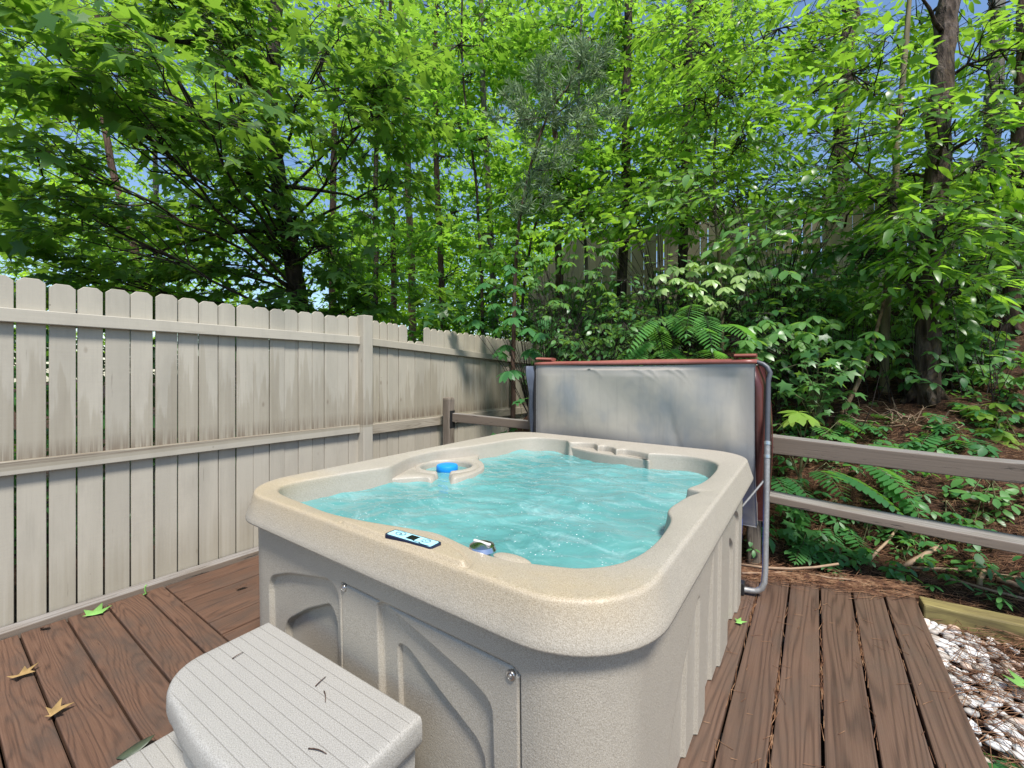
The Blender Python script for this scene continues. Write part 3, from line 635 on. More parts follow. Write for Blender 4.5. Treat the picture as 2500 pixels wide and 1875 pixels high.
# brown end wrap bulging between the two halves
mb = MB(); rows_ = []
for z, yF, yB, x in ((1.325, 3.03, 3.28, -.285), (1.20, 3.02, 3.30, -.245), (1.0, 3.02, 3.31, -.235), (.8, 3.03, 3.31, -.24), (.62, 3.06, 3.30, -.255), (.48, 3.10, 3.28, -.285), (.36, 3.13, 3.24, -.335), (.30, 3.16, 3.2, -.39)):
    rows_.append([(-.315, yF, z)]+[(x-.05+.05*math.sin(PI*(t+.08)/1.16)**.6, yF+(yB-yF)*t, z) for t in np.linspace(0, 1, 9)]+[(-.34, yB, z)])
mb.rings(rows_); mb.build('end_wrap', M['vinyl'], cv, CO, smooth=True)
mb = MB(); rows_ = []
for z, x, y in ((1.335, -2.03, 3.03), (1.27, -2.0, 3.01), (1.1, -1.985, 3.04), (.9, -1.985, 3.02), (.75, -1.975, 3.05), (.55, -1.96, 3.05), (.35, -1.96, 3.08)):
    rows_.append([(-1.902, y-.02, z), ((x-1.902)/2, y-.05+.015*math.sin(9*z), z), (x, y, z), (x+.02, y+.12, z), (-1.902, y+.2, z)])
mb.rings(rows_); sb = MB(); sb.box(-1.909, -1.895, 2.995, 3.01, .4, 1.34); sb.build('seam', M['black'], cv, CO)  # black strip standing in for the shade in the gap beside the flap
o = mb.build('side_flap', M['linerdk'], cv, CO, smooth=1.2)
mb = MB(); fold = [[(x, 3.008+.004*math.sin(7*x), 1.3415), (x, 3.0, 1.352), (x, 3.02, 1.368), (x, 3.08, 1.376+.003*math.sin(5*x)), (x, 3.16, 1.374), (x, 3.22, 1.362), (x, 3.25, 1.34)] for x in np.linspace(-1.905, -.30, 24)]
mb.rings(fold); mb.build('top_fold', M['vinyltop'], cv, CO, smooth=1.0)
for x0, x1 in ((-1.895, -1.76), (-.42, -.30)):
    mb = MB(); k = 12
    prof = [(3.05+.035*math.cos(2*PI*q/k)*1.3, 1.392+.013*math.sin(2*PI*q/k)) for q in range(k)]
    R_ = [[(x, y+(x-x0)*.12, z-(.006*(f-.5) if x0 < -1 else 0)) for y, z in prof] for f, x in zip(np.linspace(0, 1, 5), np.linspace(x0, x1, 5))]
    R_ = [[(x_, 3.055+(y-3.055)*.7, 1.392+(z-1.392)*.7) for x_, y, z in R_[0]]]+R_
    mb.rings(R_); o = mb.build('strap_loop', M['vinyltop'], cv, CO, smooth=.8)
lf = thing('cover_lifter', 'bent metal tube of the cover lifter standing at the right end of the cover', 'cover lifter', (-.24, 2.85, 0)); LO = (-.24, 2.85, 0)
def pt(z): return 2.83+(z-.03)*(3.07-2.83)/1.27
B_ = [(-.235-.01*math.cos(0), pt(z), z) for z in (.86, .95, 1.05, 1.15, 1.24)]+[(-.236, pt(1.28), 1.285), (-.252, pt(1.31), 1.318), (-.275, pt(1.33), 1.338), (-.31, 3.08, 1.352), (-.40, 3.08, 1.3545)]
B_ = [(x+.008, y, z) for x, y, z in B_]
mb = MB(); mb.tube(B_+[(-1.0, 3.082, 1.35), (-1.88, 3.082, 1.35)], .0145, 14); mb.build('upper_tube', M['tubeblk'], lf, LO, smooth=.8)
B_ = [(-.237, pt(z), z) for z in (.875, .7, .5, .3, .14)]+[(-.240, 2.832, .085), (-.252, 2.825, .05), (-.275, 2.818, .032), (-.30, 2.813, .027), (-.36, 2.80, .026), (-.42, 2.79, .026)]
mb = MB(); mb.tube(B_, .0162, 14); mb.build('lower_tube', M['galv'], lf, LO, smooth=.8)
for z in (.785, .862):
    mb = MB(); mb.tube([(-.236, pt(z-.009), z-.009), (-.236, pt(z+.009), z+.009)], .0195, 16); mb.build('collar', M['steel'], lf, LO, smooth=.8)
mb = MB(); mb.tube([(-.355, 2.86, .492), (-.242, pt(.64)+.01, .655)], .0065, 8); s_ = mb.build('brace', M['galv'], lf, LO, smooth=.8)
mb = MB(); mb.tube([(-.362, 2.86, .445), (-.362, 2.86, .525)], .010, 10); mb.build('bracket', M['black'], lf, LO)
mb = MB(); mb.box(-.375, -.335, 2.775, 2.83, .002, .07); mb.build('foot_bracket', M['black'], lf, LO, bevel=.004)
mb = MB(); mb.lathe([(.10, 0), (.125, .02), (.13, .2), (.135, .36), (.13, .40), (.10, .43), (.04, .44), (.035, .47), (.01, .472)], (0, 0, 0), 36)
o = mb.build('plastic_container', M['bluecan'], None, (-.515, 2.99, .12), smooth=.6); o.location = (-.505, 2.985, .005)
o.data.transform(__import__('mathutils').Matrix.Translation((-.515, 2.99, .12)))
tag(o, 'royal blue plastic container barely showing between the tub corner and the cover', 'container')
# ================================================================ TIMBER EDGE
mb = MB(); mb.box(0, 2.6, -.055, .055, 0, .12, 0); o = mb.build('landscape_timber', M['timber'], None, bevel=.008)
o.location = (.475, 3.24, -.09); o.rotation_euler = (0, 0, math.radians(3)); tag(o, 'greenish square timber edging the white pebbles beside the deck corner', 'timber')
# ================================================================ VEGETATION TOOLS
UP = np.array([0, 0, 1.])
def nrm(a): return a/np.maximum(np.linalg.norm(a, axis=-1, keepdims=True), 1e-9)
def fan(V, Fs):
    T = []
    for f in Fs:
        for q in range(1, len(f)-1): T.append((f[0], f[q], f[q+1]))
    return np.array(V, float), np.array(T)
def tpl_star():
    V = [(.0, 0, 0)]; lob = [(-118, .55), (-58, .82), (0, 1.), (58, .82), (118, .55)]; val = [-90, -30, 30, 90]
    o = (.08, 0); V[0] = (.12, 0, 0)
    pts = [(0.0, -.05)]
    for q, (a, r) in enumerate(lob):
        a_ = math.radians(a); pts.append((o[0]+r*.9*math.cos(a_), r*.9*math.sin(a_)))
        if q < 4:
            b = math.radians(val[q]); rv = .36 if q in (0, 3) else .40; pts.append((o[0]+rv*math.cos(b), rv*math.sin(b)))
    pts.append((0., .05))
    for x, y in pts: r = math.hypot(x-.1, y); V.append((x, y, -.32*r*r+.05*abs(y)))
    n = len(pts); return fan(V, [(0, q, q+1) for q in range(1, n)]+[(0, n, 1)])
def tpl_oval(w=.24, pk=.5, droop=.3, fold=.12):
    xs = [0, .18, pk, .8, 1.]; hw = [0.01, w*.68, w, w*.62, 0.0]; V = []; 
    for x in xs: V.append((x, 0, -droop*x*x))
    for s in (1, -1):
        for x, h in list(zip(xs, hw))[1:4]: V.append((x, s*h, -droop*x*x+fold*h))
    L_ = [5, 6, 7]; R_ = [8, 9, 10]; Fs = []
    for S_, fl in ((L_, 0), (R_, 1)):
        f = [(0, 1, S_[0]), (1, 2, S_[1], S_[0]), (2, 3, S_[2], S_[1]), (3, 4, S_[2])]
        Fs += [g[::-1] if fl else g for g in f]
    return fan(V, Fs)
def tpl_small(w=.3):
    return fan([(0, 0, 0), (.5, w, .03), (1, 0, -.15), (.5, -w, .03)], [(0, 1, 2), (0, 2, 3)])
def tpl_star_low():
    V = [(0, 0, 0), (.1, -.75, -.15), (.42, -.28, 0), (1, 0, -.28), (.42, .28, 0), (.1, .75, -.15)]
    return fan(V, [(0, 1, 2), (0, 2, 3), (0, 3, 4), (0, 4, 5)])
TP = dict(star=tpl_star(), oval=tpl_oval(.27), lance=tpl_oval(.17, .45, .35), leaflet=tpl_oval(.17, .5, .12, .05), small=tpl_small(), starlow=tpl_star_low(), obov=tpl_oval(.25, .6, .25, .1))
class Leaves:
    def __init__(s): s.V = []; s.T = []; s.t = []; s.b = 0
    def add(s, kind, P, X, N, S, tint, zs=None, ws=1.):
        if len(P) == 0: return
        tv, tt = TP[kind]; X = nrm(X); N = nrm(N-X*(N*X).sum(-1, keepdims=True)); Y = np.cross(N, X)
        k = len(P); zs = np.ones(k) if zs is None else zs
        S = np.broadcast_to(S, (k,))
        V = P[:, None]+S[:, None, None]*(tv[None, :, 0:1]*X[:, None]+ws*tv[None, :, 1:2]*Y[:, None]+(tv[None, :, 2]*zs[:, None])[..., None]*N[:, None])
        s.V.append(V.reshape(-1, 3)); s.T.append((tt[None]+(np.arange(k)*len(tv))[:, None, None]+s.b).reshape(-1, 3)); s.b += k*len(tv)
        s.t.append(np.repeat(np.clip(np.broadcast_to(tint, (k,)), 0, 1), len(tv)))
    def build(s, name, mat, parent, O, Tw=None, tmat=None):
        if not s.V: return None
        V = np.vstack(s.V); T = np.vstack(s.T); t = np.concatenate(s.t); nl = len(T)
        if Tw is not None and Tw.V:
            W = np.vstack(Tw.V); q = np.vstack(Tw.T)+len(V); T = np.vstack([T, q[:, :3], q[:, [0, 2, 3]]]); V = np.vstack([V, W]); t = np.concatenate([t, np.zeros(len(W))])
        me = mesh_np(name, V-O, T, False, tint=t); o = link(name, me, mat if tmat is None else [mat, tmat], parent)
        if len(T) > nl: me.polygons.foreach_set('material_index', (np.arange(len(T)) >= nl).astype(np.int32))
        if parent is None: o.location = [float(q) for q in O]
        return o
class Twigs:
    """many thin three-sided sticks in one mesh"""
    def __init__(s): s.V = []; s.T = []; s.b = 0
    def seg(s, A, B, ra, rb):
        A = np.atleast_2d(A); B = np.atleast_2d(B); k = len(A)
        if k == 0: return
        t = nrm(B-A); r = np.where(np.abs(t[:, 2:3]) < .8, UP, np.array([1., 0, 0])); a = nrm(np.cross(t, r)); b = np.cross(t, a)
        ra = np.broadcast_to(ra, (k,))[:, None]; rb = np.broadcast_to(rb, (k,))[:, None]; V = []
        for P, R_ in ((A, ra), (B, rb)):
            for w in (0, 2.0944, 4.1888): V.append(P+R_*(math.cos(w)*a+math.sin(w)*b))
        V = np.stack(V, 1).reshape(-1, 3); q = np.array([(0, 1, 4, 3), (1, 2, 5, 4), (2, 0, 3, 5)])
        s.V.append(V); s.T.append((q[None]+(np.arange(k)*6)[:, None, None]+s.b).reshape(-1, 4)); s.b += k*6
    def line(s, P, r0, r1):
        n = len(P)-1
        for i in range(n): s.seg(P[i], P[i+1], r0+(r1-r0)*i/n, r0+(r1-r0)*(i+1)/n)
    def build(s, name, mat, parent, O):
        if not s.V: return None
        V = np.vstack(s.V)
        return link(name, mesh_np(name, V-O, np.vstack(s.T), True, gco=np.stack([V[:, 2], V[:, 0], V[:, 1]*0], 1)), mat, parent)
def spray(Lv, Tw, P, D, sp, r, tint0, kind=None):
    """flat leafy branchlets: bases P (k,3), directions D (k,3)"""
    k = len(P); J = sp['J']; L = sp['L']*r.uniform(.65, 1.25, k)[:, None]; D = nrm(D); Sd = nrm(np.cross(UP, D))
    t = (np.linspace(.08, 1, J)[None]+r.uniform(-.04, .04, (k, J))); sg = np.where(np.arange(J) % 2 == 0, 1., -1.)[None]*np.ones((k, 1))
    w = sp['W']*r.uniform(.15, 1., (k, J))*(1-.55*t**2)*sg; w[:, -1] = 0
    dz = -sp['droop']*L*t*t
    ax = P[:, None]+D[:, None]*(L*t)[..., None]+UP*dz[..., None]
    pos = ax+Sd[:, None]*w[..., None]+UP*(r.normal(0, .03, (k, J))-np.abs(w)*.25)[..., None]
    dr = D[:, None]*.75+Sd[:, None]*(sg*.75)[..., None]+r.normal(0, sp.get('dn', .3), (k, J, 3))-UP*(sp['ld']+sp['droop']*t*.6)[..., None]
    dr[:, -1] = D*1.0-UP*(sp['ld']+sp['droop'])
    N = UP+r.normal(0, sp['nn'], (k, J, 3))
    S = sp['size']*r.uniform(.6, 1.25, (k, J))
    ti = tint0[:, None]+r.normal(0, .14, (k, J))
    Lv.add(kind or sp['kind'], pos.reshape(-1, 3), dr.reshape(-1, 3), N.reshape(-1, 3), S.ravel(), ti.ravel(), r.uniform(.2, 1.6, k*J))
    if Tw is not None:
        for a in range(3):
            u0, u1 = a/3, (a+1)/3
            A = P+D*L*u0-UP*sp['droop']*L*u0*u0; B = P+D*L*u1-UP*sp['droop']*L*u1*u1
            Tw.seg(A, B, .0042*(1-u0*.6), .0042*(1-u1*.6))
        if sp.get('pet', True): 
            q = ax-D[:, None]*(np.abs(w)*.5)[..., None]
            Tw.seg(q.reshape(-1, 3), pos.reshape(-1, 3), .0016, .0012)
SP = dict(
    star=dict(kind='star', size=.125, L=.62, J=21, W=.26, droop=.28, ld=.30, nn=.38),
    sun=dict(kind='star', size=.125, L=.66, J=16, W=.28, droop=.25, ld=.3, nn=.40, pet=False, mix=.45),
    far=dict(kind='starlow', size=.14, L=.8, J=14, W=.35, droop=.2, ld=.25, nn=.5, pet=False),
    lance=dict(kind='lance', size=.14, L=.64, J=18, W=.11, droop=.32, ld=.22, nn=.30, dn=.2),
    oval=dict(kind='oval', size=.125, L=.5, J=14, W=.13, droop=.28, ld=.2, nn=.35),
    ovalsmall=dict(kind='oval', size=.08, L=.45, J=13, W=.15, droop=.2, ld=.15, nn=.35),
)
def tubeline(mb, P, r0, r1, k=7, wob=.0, r=None):
    P = np.array(P, float); n = max(5, int(np.linalg.norm(np.diff(P, axis=0), axis=1).sum()/.22)); n = min(n, 26)
    d = np.concatenate([[0], np.cumsum(np.linalg.norm(np.diff(P, axis=0), axis=1))]); s = np.linspace(0, d[-1], n)
    Q = np.stack([np.interp(s, d, P[:, q]) for q in range(3)], 1)
    for _ in range(2): Q[1:-1] = .5*Q[1:-1]+.25*(Q[:-2]+Q[2:])
    if wob and r is not None: Q[1:-1] += r.normal(0, wob, (n-2, 3))
    R_ = np.linspace(r0, r1, n) if not hasattr(r0, '__len__') else np.interp(s/d[-1], np.linspace(0, 1, len(r0)), r0)
    mb.tube(list(Q), list(R_), k); return Q
def tree(name, label, trunk, rad, bk, leaf, spk, clusters, seed, group=None, cat='tree', twig='twig', limbs=(), tb=.5, low=None, trunkk=12, sunk=.12):
    """trunk: world points from the ground up; rad: base and top radius; clusters: (centre, (rx,ry,rz), n sprays)"""
    r = np.random.default_rng(seed); O = np.array(trunk[0], float); e = thing(name, label, cat, O, group=group)
    mb = MB(); tr = [np.array(trunk[0])-UP*sunk]+[np.array(p, float) for p in trunk[1:]]
    Q = tubeline(mb, tr, rad[0], rad[1], trunkk, rad[0]*.10, r)
    if rad[0] > .05:   # root flare
        for q in range(4): 
            a = 2*PI*q/4+r.uniform(0, 1); p = O+np.array([math.cos(a), math.sin(a), 0])*rad[0]*1.9
            mb.tube([O+UP*rad[0]*2.5, O+(p-O)*.55+UP*rad[0]*.5, p-UP*.03], [rad[0]*.5, rad[0]*.5, rad[0]*.25], 7)
    # uneven bark surface
    V = np.array(mb.V); V += r.normal(0, rad[0]*.035, V.shape); mb.V = [tuple(v) for v in V]
    mb.build('trunk', M[bk], e, O, smooth=True)
    Lv = Leaves(); Tw = Twigs(); lb = MB(); sp = SP[spk] if isinstance(spk, str) else spk
    for P in limbs:
        lb = MB(); tubeline(lb, P, rad[0]*.26, .005, 6, .012, r); lb.build('branch', M[bk], e, O, smooth=True)
    for c, rr_, n in clusters:
        c = np.array(c, float); rr_ = np.array(rr_, float); hd = np.linalg.norm((Q[:, :2]-c[:2]), axis=1)
        tz = c[2]-.45*hd.min(); qi = int(np.argmin(np.abs(Q[:, 2]-tz)+.3*hd)); a = Q[qi]; ar = np.interp(qi, [0, len(Q)-1], rad)
        if hd.min() > .12:
            m = (a+c)/2+UP*(.12*np.linalg.norm(c-a))*r.uniform(-.4, 1.2)+r.normal(0, .08, 3)
            lb = MB(); B = tubeline(lb, [a, a*.66+m*.34+UP*.05, m, m*.4+c*.6, c], min(ar*.36, .020), .006, 6, .018, r); lb.build('branch', M[bk], e, O, smooth=True)
        else: B = np.array([a, c])
        u = r.normal(0, 1, (n, 3)); u = nrm(u)*(r.uniform(.15, 1, (n, 1))**.45); P = c+u*rr_
        D = P-Q[qi]; D[:, 2] *= .15; D = nrm(D)+r.normal(0, .55, (n, 3))*np.array([1, 1, .3])+nrm(u*rr_)*.35
        P = P-nrm(D)*sp['L']*.45
        f = Leaves() if False else Lv
        ti = np.clip(tb+r.normal(0, .13, n), 0, 1)
        k2 = r.random(n) < sp.get('mix', 0)
        spray(f, Tw, P[~k2], D[~k2], sp, r, ti[~k2], low)
        if k2.any(): spray(f, Tw, P[k2], D[k2], dict(sp, size=sp['size']*1.0, W=sp['W']*.7), r, ti[k2], 'oval')
        for q in range(min(n, 14)):
            b = B[r.integers(len(B)//2, len(B))]; md = (b+P[q])/2+r.normal(0, .05, 3)-UP*.04
            Tw.line([b, md, P[q]], .009, .0045)
    Lv.build('crown', M[leaf], e, O, Tw, M[twig])
    return e
DENS = 1.12
def cl(u, v, d, ru, rv, n, rd=None):
    n = int(n*(DENS if v > -30 else .45)); rx = ru*d/F; return (at(u, v, d), (rx, rx if rd is None else rd, rv*d/F), n)
def tk(*pts, base=None, r=None):
    """trunk through image points (u,v,depth), first one lowest; set down on the ground below it"""
    P = [at(*p) for p in pts]; b = P[0].copy()
    if len(P) > 1 and P[0][2] > 0:
        sl = (P[0]-P[1])/(P[0][2]-P[1][2]+1e-6); gz = float(ground_z(b[0], b[1]))
        if b[2] > gz+.05:
            q = b+np.array([sl[0], sl[1], 0])*np.clip(gz-b[2], -1.5, 0)*.5; q[2] = float(ground_z(q[0], q[1])); P = [q]+P
        else: P[0][2] = float(ground_z(b[0], b[1]))
    return P
# ================================================================ GROUND
gx = np.concatenate([np.linspace(-60, -14, 12)[:-1], np.linspace(-14, -5, 46)[:-1], np.linspace(-5, 5, 150)[:-1], np.linspace(5, 14, 40)[:-1], np.linspace(14, 60, 12)])
gy = np.concatenate([np.linspace(-40, -2, 10)[:-1], np.linspace(-2, 3.3, 24)[:-1], np.linspace(3.3, 9, 150)[:-1], np.linspace(9, 16, 40)[:-1], np.linspace(16, 90, 16)])
X, Y = np.meshgrid(gx, gy); Z = ground_z(X, Y)
i = np.arange(len(gy)-1)[:, None]*len(gx); j = np.arange(len(gx)-1)[None]
t = NT('forest floor of pine straw and leaf mould'); p = t.pos()
st1 = t.noise(t.vmul(t.n('VectorRotate', Vector=p, Angle=.5), (60, 9, 20)), 1., 4, .6, 1.5); st2 = t.noise(t.vmul(t.n('VectorRotate', Vector=p, Angle=-.9), (9, 55, 20)), 1., 4, .6, 1.5)
mx = t.math('MAXIMUM', st1, st2); big = t.noise(p, 1.3, 5, .6)
col = t.ramp(mx, (.42, (.018, .010, .008)), (.56, (.055, .028, .017)), (.74, (.14, .075, .042)))
col = t.mix(t.ramp(big, (.45, 0.), (.62, .55)), col, (.045, .024, .015))
gm = t.fin(col, .9, .15, t.bump(mx, .9, .02))
structure(link('ground', mesh_np('ground', np.stack([X, Y, Z], 2).reshape(-1, 3), np.stack([i+j, i+j+1, i+len(gx)+j+1, i+len(gx)+j], 2).reshape(-1, 4)), gm))
# ---- pine straw litter: thin bent needles lying on the slope
r = np.random.default_rng(11); tw = Twigs(); n = 15000
x = r.uniform(-1.2, 4.2, n); y = 3.22+np.abs(r.normal(0, 1.5, n)); k = (y < 8)
x = x[k]; y = y[k]; z = ground_z(x, y)+r.uniform(.002, .03, len(x)); a = r.uniform(0, PI, len(x)); L = r.uniform(.05, .13, len(x)); b = a+r.normal(0, .35, len(x))
for s_ in (0, 1):
    an = a if s_ == 0 else b; sg = -1 if s_ == 0 else 1
    ex = x+sg*np.cos(an)*L; ey = y+sg*np.sin(an)*L; ez = np.maximum(ground_z(ex, ey)+.004, z+r.uniform(-.02, .015, len(x)))
    tw.seg(np.stack([x, y, z], 1), np.stack([ex, ey, ez], 1), .0016, .0008)
n = 2300; x = r.uniform(.48, 1.5, n); y = r.uniform(1.2, 3.2, n); clump = np.sin(5*x+3*y)+np.sin(3.1*y-4*x+2); k = clump > -.3; x = x[k]; y = y[k]; a = r.uniform(0, PI, len(x)); L = r.uniform(.04, .11, len(x))
z = -.045+r.uniform(0, .03, len(x)); tw.seg(np.stack([x-np.cos(a)*L, y-np.sin(a)*L, z], 1), np.stack([x+np.cos(a)*L, y+np.sin(a)*L, z+r.uniform(-.015, .015, len(x))], 1), .0016, .001)
n = 480; x = r.uniform(-.4, .47, n); y = 3.0+.38*(x+.4)+r.normal(.08, .06, n); a = r.normal(.3, .5, n); L = r.uniform(.04, .12, n)   # drift along the end of the deck
z = np.where(r.random(n) < .5, .006, .02); tw.seg(np.stack([x-np.cos(a)*L, y-np.sin(a)*L, z], 1), np.stack([x+np.cos(a)*L, y+np.sin(a)*L, z+.004], 1), .0016, .001)
n = 110; x = r.uniform(-.42, .46, n); y = r.uniform(1.2, 3.0, n); a = r.uniform(0, PI, n); L = r.uniform(.008, .036, n); z = np.full(n, .0035)   # strays on the planks
tw.seg(np.stack([x-np.cos(a)*L, y-np.sin(a)*L, z], 1), np.stack([x+np.cos(a)*L, y+np.sin(a)*L, z+.002], 1), .0011, .0007)
for xg in (-.277, -.128, .020, .173, .322):      # needles caught in the joints
    n = 34; y = np.concatenate([r.uniform(1.2, 3.05, 12), r.normal(r.uniform(1.5, 2.9), .14, 22)]); x = xg+r.normal(0, .003, n); a = PI/2+r.normal(0, .12, n); L = r.uniform(.02, .05, n); z = np.full(n, -.004)
    tw.seg(np.stack([x-np.cos(a)*L, y-np.sin(a)*L, z], 1), np.stack([x+np.cos(a)*L, y+np.sin(a)*L, z+.006], 1), .0016, .001)
t = NT('dry pine needles'); f = t.n('TexWhiteNoise', out=0, props=dict(noise_dimensions='3D'), Vector=t.vmul(t.pos(), (14, 14, 14)))
f2 = t.noise(t.pos(), 23, 2); t.fin(t.ramp(f2, (.3, (.07, .03, .018)), (.5, (.18, .085, .042)), (.7, (.34, .20, .11))), .6, .3); M['needles_dry'] = t.m
o = tw.build('pine_needles', M['needles_dry'], None, np.zeros(3)); stuff(o)
# ---- white pebble bed right of the deck
bm = bmesh.new(); bmesh.ops.create_icosphere(bm, subdivisions=2, radius=1); pv = np.array([v.co[:] for v in bm.verts]); pf = np.array([[v.index for v in f.verts] for f in bm.faces]); bm.free()
Vs = []; Ts = []; At = []; b = 0
for q in range(5600):
    x, y = r.uniform(.47, 2.2), r.uniform(.6, 3.2)
    if math.sin(5*x+3*y)+math.sin(3.1*y-4*x+2) < .5+r.normal(0, .5): pass
    elif q % 4: continue
    s = r.uniform(.011, .025); A = np.linalg.qr(r.normal(0, 1, (3, 3)))[0]; sc3 = np.array([1.25, .95, .62])*r.uniform(.85, 1.15, 3)
    v = pv*(1+.13*np.sin(pv@A[0]*2.3+q)[:, None]); v = v*sc3*s; yaw = r.uniform(0, 6.28); c_, s_ = math.cos(yaw), math.sin(yaw); tl = r.normal(0, .25)
    v = np.stack([v[:, 0]*c_-v[:, 1]*s_, v[:, 0]*s_+v[:, 1]*c_, v[:, 2]+v[:, 0]*tl], 1)+np.array([x, y, -.085+s*.25+r.uniform(0, .025)])
    Vs.append(v); Ts.append(pf+b); b += len(pv); At.append(np.full(len(pv), r.random()))
t = NT('white river pebbles'); f = t.attr('tint', 2); n1 = t.noise(t.pos(), 70, 4, .6)
col = t.ramp(f, (0., (.34, .27, .2)), (.18, (.42, .40, .37)), (.35, (.55, .53, .49)), (.8, (.70, .69, .67)), (.95, (.55, .40, .30)))
col = t.mix(t.ramp(n1, (.5, 0.), (.75, .35)), col, (.40, .34, .28)); pm = t.fin(col, .45, .4, t.bump(n1, .2, .004))
stuff(link('gravel', mesh_np('gravel', np.vstack(Vs), np.vstack(Ts), True, tint=np.concatenate(At)), pm))
# ---- sticks, leaves, twigs lying about
def stick(label, pts, r0, r1, mat='stick', cat='stick', name='fallen_stick', k=8, group=None):
    P = [np.array(p, float) for p in pts]; mb = MB(); O = P[0]; rr_ = np.random.default_rng(int(abs(P[0][0])*1000)); tubeline(mb, P, r0, r1, k, .004 if r0 > .004 else 0, rr_)
    return tag(mb.build(name, M[mat], None, O, smooth=True), label, cat, group)
def gp(u, v, h=.01, z=None):
    d = ray(u, v); best = None
    for tt in np.linspace(1.2, 9, 1600):
        p = d*tt+np.array([0, 0, CAMH])
        if p[2] <= float(ground_z(p[0], p[1])): best = p; break
    if best is None: best = d*6+np.array([0, 0, CAMH])
    best[2] += h; return best
S_ = 1/3.16
def q_(x, y): return (1800+x*S_, 1000+y*S_)
stick('long pale stick lying across the deck end beside the lifter tube', [onz(*q_(30, 1195), .03), onz(*q_(220, 1225), .035), onz(*q_(420, 1250), .035), onz(*q_(600, 1230), .05), onz(*q_(780, 1190), .09)], .009, .007)
stick('thin reddish stick lying along the end of the deck planks', [onz(*q_(36, 1262), .02), onz(*q_(200, 1268), .02), onz(*q_(420, 1248), .02)], .007, .004)
stick('straight pale cane resting on the plank ends below the pine straw', [onz(*q_(600, 1275), .018), onz(*q_(840, 1320), .016), onz(*q_(1080, 1362), .014)], .007, .004)
stick('thick brown stick poking up out of the straw under the lower rail', [gp(*q_(1285, 1240), .02), gp(*q_(1420, 1190), .05), gp(*q_(1560, 1140), .07)], .017, .015)
stick('slender brown stick leaning across the straw below the lower rail', [gp(*q_(1020, 1190), .02), gp(*q_(1160, 1060), .06), gp(*q_(1300, 950), .08)], .010, .007)
stick('long brown cane lying level on the straw at the right', [gp(*q_(1340, 1255), .03), gp(*q_(1700, 1262), .035), gp(*q_(2190, 1322), .02)], .010, .007)
stick('short tan cut cane standing tilted in the straw', [gp(*q_(1870, 1390), .0), gp(*q_(1890, 1345), .03), gp(*q_(1905, 1305), .05)], .014, .013)
stick('tan cane with a cut end lying at the right edge of the straw', [gp(*q_(2005, 1345), .03), gp(*q_(2100, 1375), .03), gp(*q_(2230, 1405), .02)], .015, .012)
stick('long straight brown cane on the straw just above the timber', [gp(*q_(1570, 1320), .02), gp(*q_(1800, 1400), .03), gp(*q_(2230, 1490), .02)], .010, .007)
def brushpile():
    rr_ = np.random.default_rng(5); c = gp(2190, 1040, 0); e = thing('brush_pile', 'tangle of dry bare twigs on the slope at the foot of the slim trees', 'dead branch', c)
    tw = Twigs()
    for q in range(26):
        a = rr_.uniform(0, 6.28); L = rr_.uniform(.15, .5); p = c+np.array([rr_.normal(0, .12), rr_.normal(0, .1), .03]); pts = [p]
        for s_ in range(4): a += rr_.normal(0, .4); p = p+np.array([math.cos(a)*L/4, math.sin(a)*L/4, rr_.normal(.02, .04)]); p[2] = max(p[2], float(ground_z(p[0], p[1]))+.01); pts.append(p)
        tw.line(pts, .0055, .002)
    tw.build('twigs', M['stick'], e, c)
brushpile()
def fallen(name, label, u, v, size, yaw, mat, kind='star', z=.006, curl=1.0, cat='leaf'):
    c = onz(u, v, z); tv, tt = TP[kind]; V = tv.copy(); V[:, 0] -= .4; V[:, 2] = (V[:, 2]*-.9+.25*np.abs(V[:, 1])*curl+.08*curl*np.sin(V[:, 0]*7)); V *= size; V[:, 2] -= V[:, 2].min()
    c_, s_ = math.cos(yaw), math.sin(yaw); V = np.stack([V[:, 0]*c_-V[:, 1]*s_, V[:, 0]*s_+V[:, 1]*c_, V[:, 2]], 1)
    me = mesh_np(name, V, tt, False, tint=np.full(len(V), .6)); o = link(name, me, M[mat], None, c)
    md = o.modifiers.new('thickness', 'SOLIDIFY'); md.thickness = .001; return tag(o, label, cat)
fallen('fallen_leaf', 'bright green leaf lying on brown planks near the fence base', 238, 1493, .095, 2.6, 'leaf_grn', curl=.3)
fallen('fallen_leaf', 'yellow tan star shaped dead leaf on the left deck planks', 62, 1648, .075, .6, 'leaf_dry', curl=.7)
fallen('fallen_leaf', 'curled yellow dead leaf astride a plank joint, above the lower left corner', 146, 1738, .068, 1.4, 'leaf_dry', curl=1.2)
fallen('fallen_leaf', 'small dark brown curled leaf beside the fence base board', 107, 1535, .055, .4, 'leaf_brn', 'oval', curl=1.2)
fallen('fallen_leaf', 'wet dark green leaf pressed flat on planks beside the lower step', 322, 1836, .10, 1.3, 'leaf_mold', 'oval', curl=.1)
fallen('fallen_leaf', 'tiny green leaf on the planks at the right foot of the tub', 1809, 1520, .05, .2, 'leaf_grn', curl=.4)
fallen('fallen_leaf', 'dark curled dead leaf on the grey planks between fence and tub', 587, 1437, .06, 1., 'leaf_brn', 'oval', curl=1.4)
fallen('fallen_leaf', 'bright green leaf on the pebbles at the right edge', 2492, 1668, .10, 2., 'leaf_grn', z=-.03, curl=.5)
stick('yellow green leaf stalk leaning at the foot of the fence', [onz(350, 1452, .004), onz(355, 1440, .03), onz(358, 1428, .06)], .005, .004, 'leaf_grn', 'leaf stalk', 'leaf_stalk', 6)
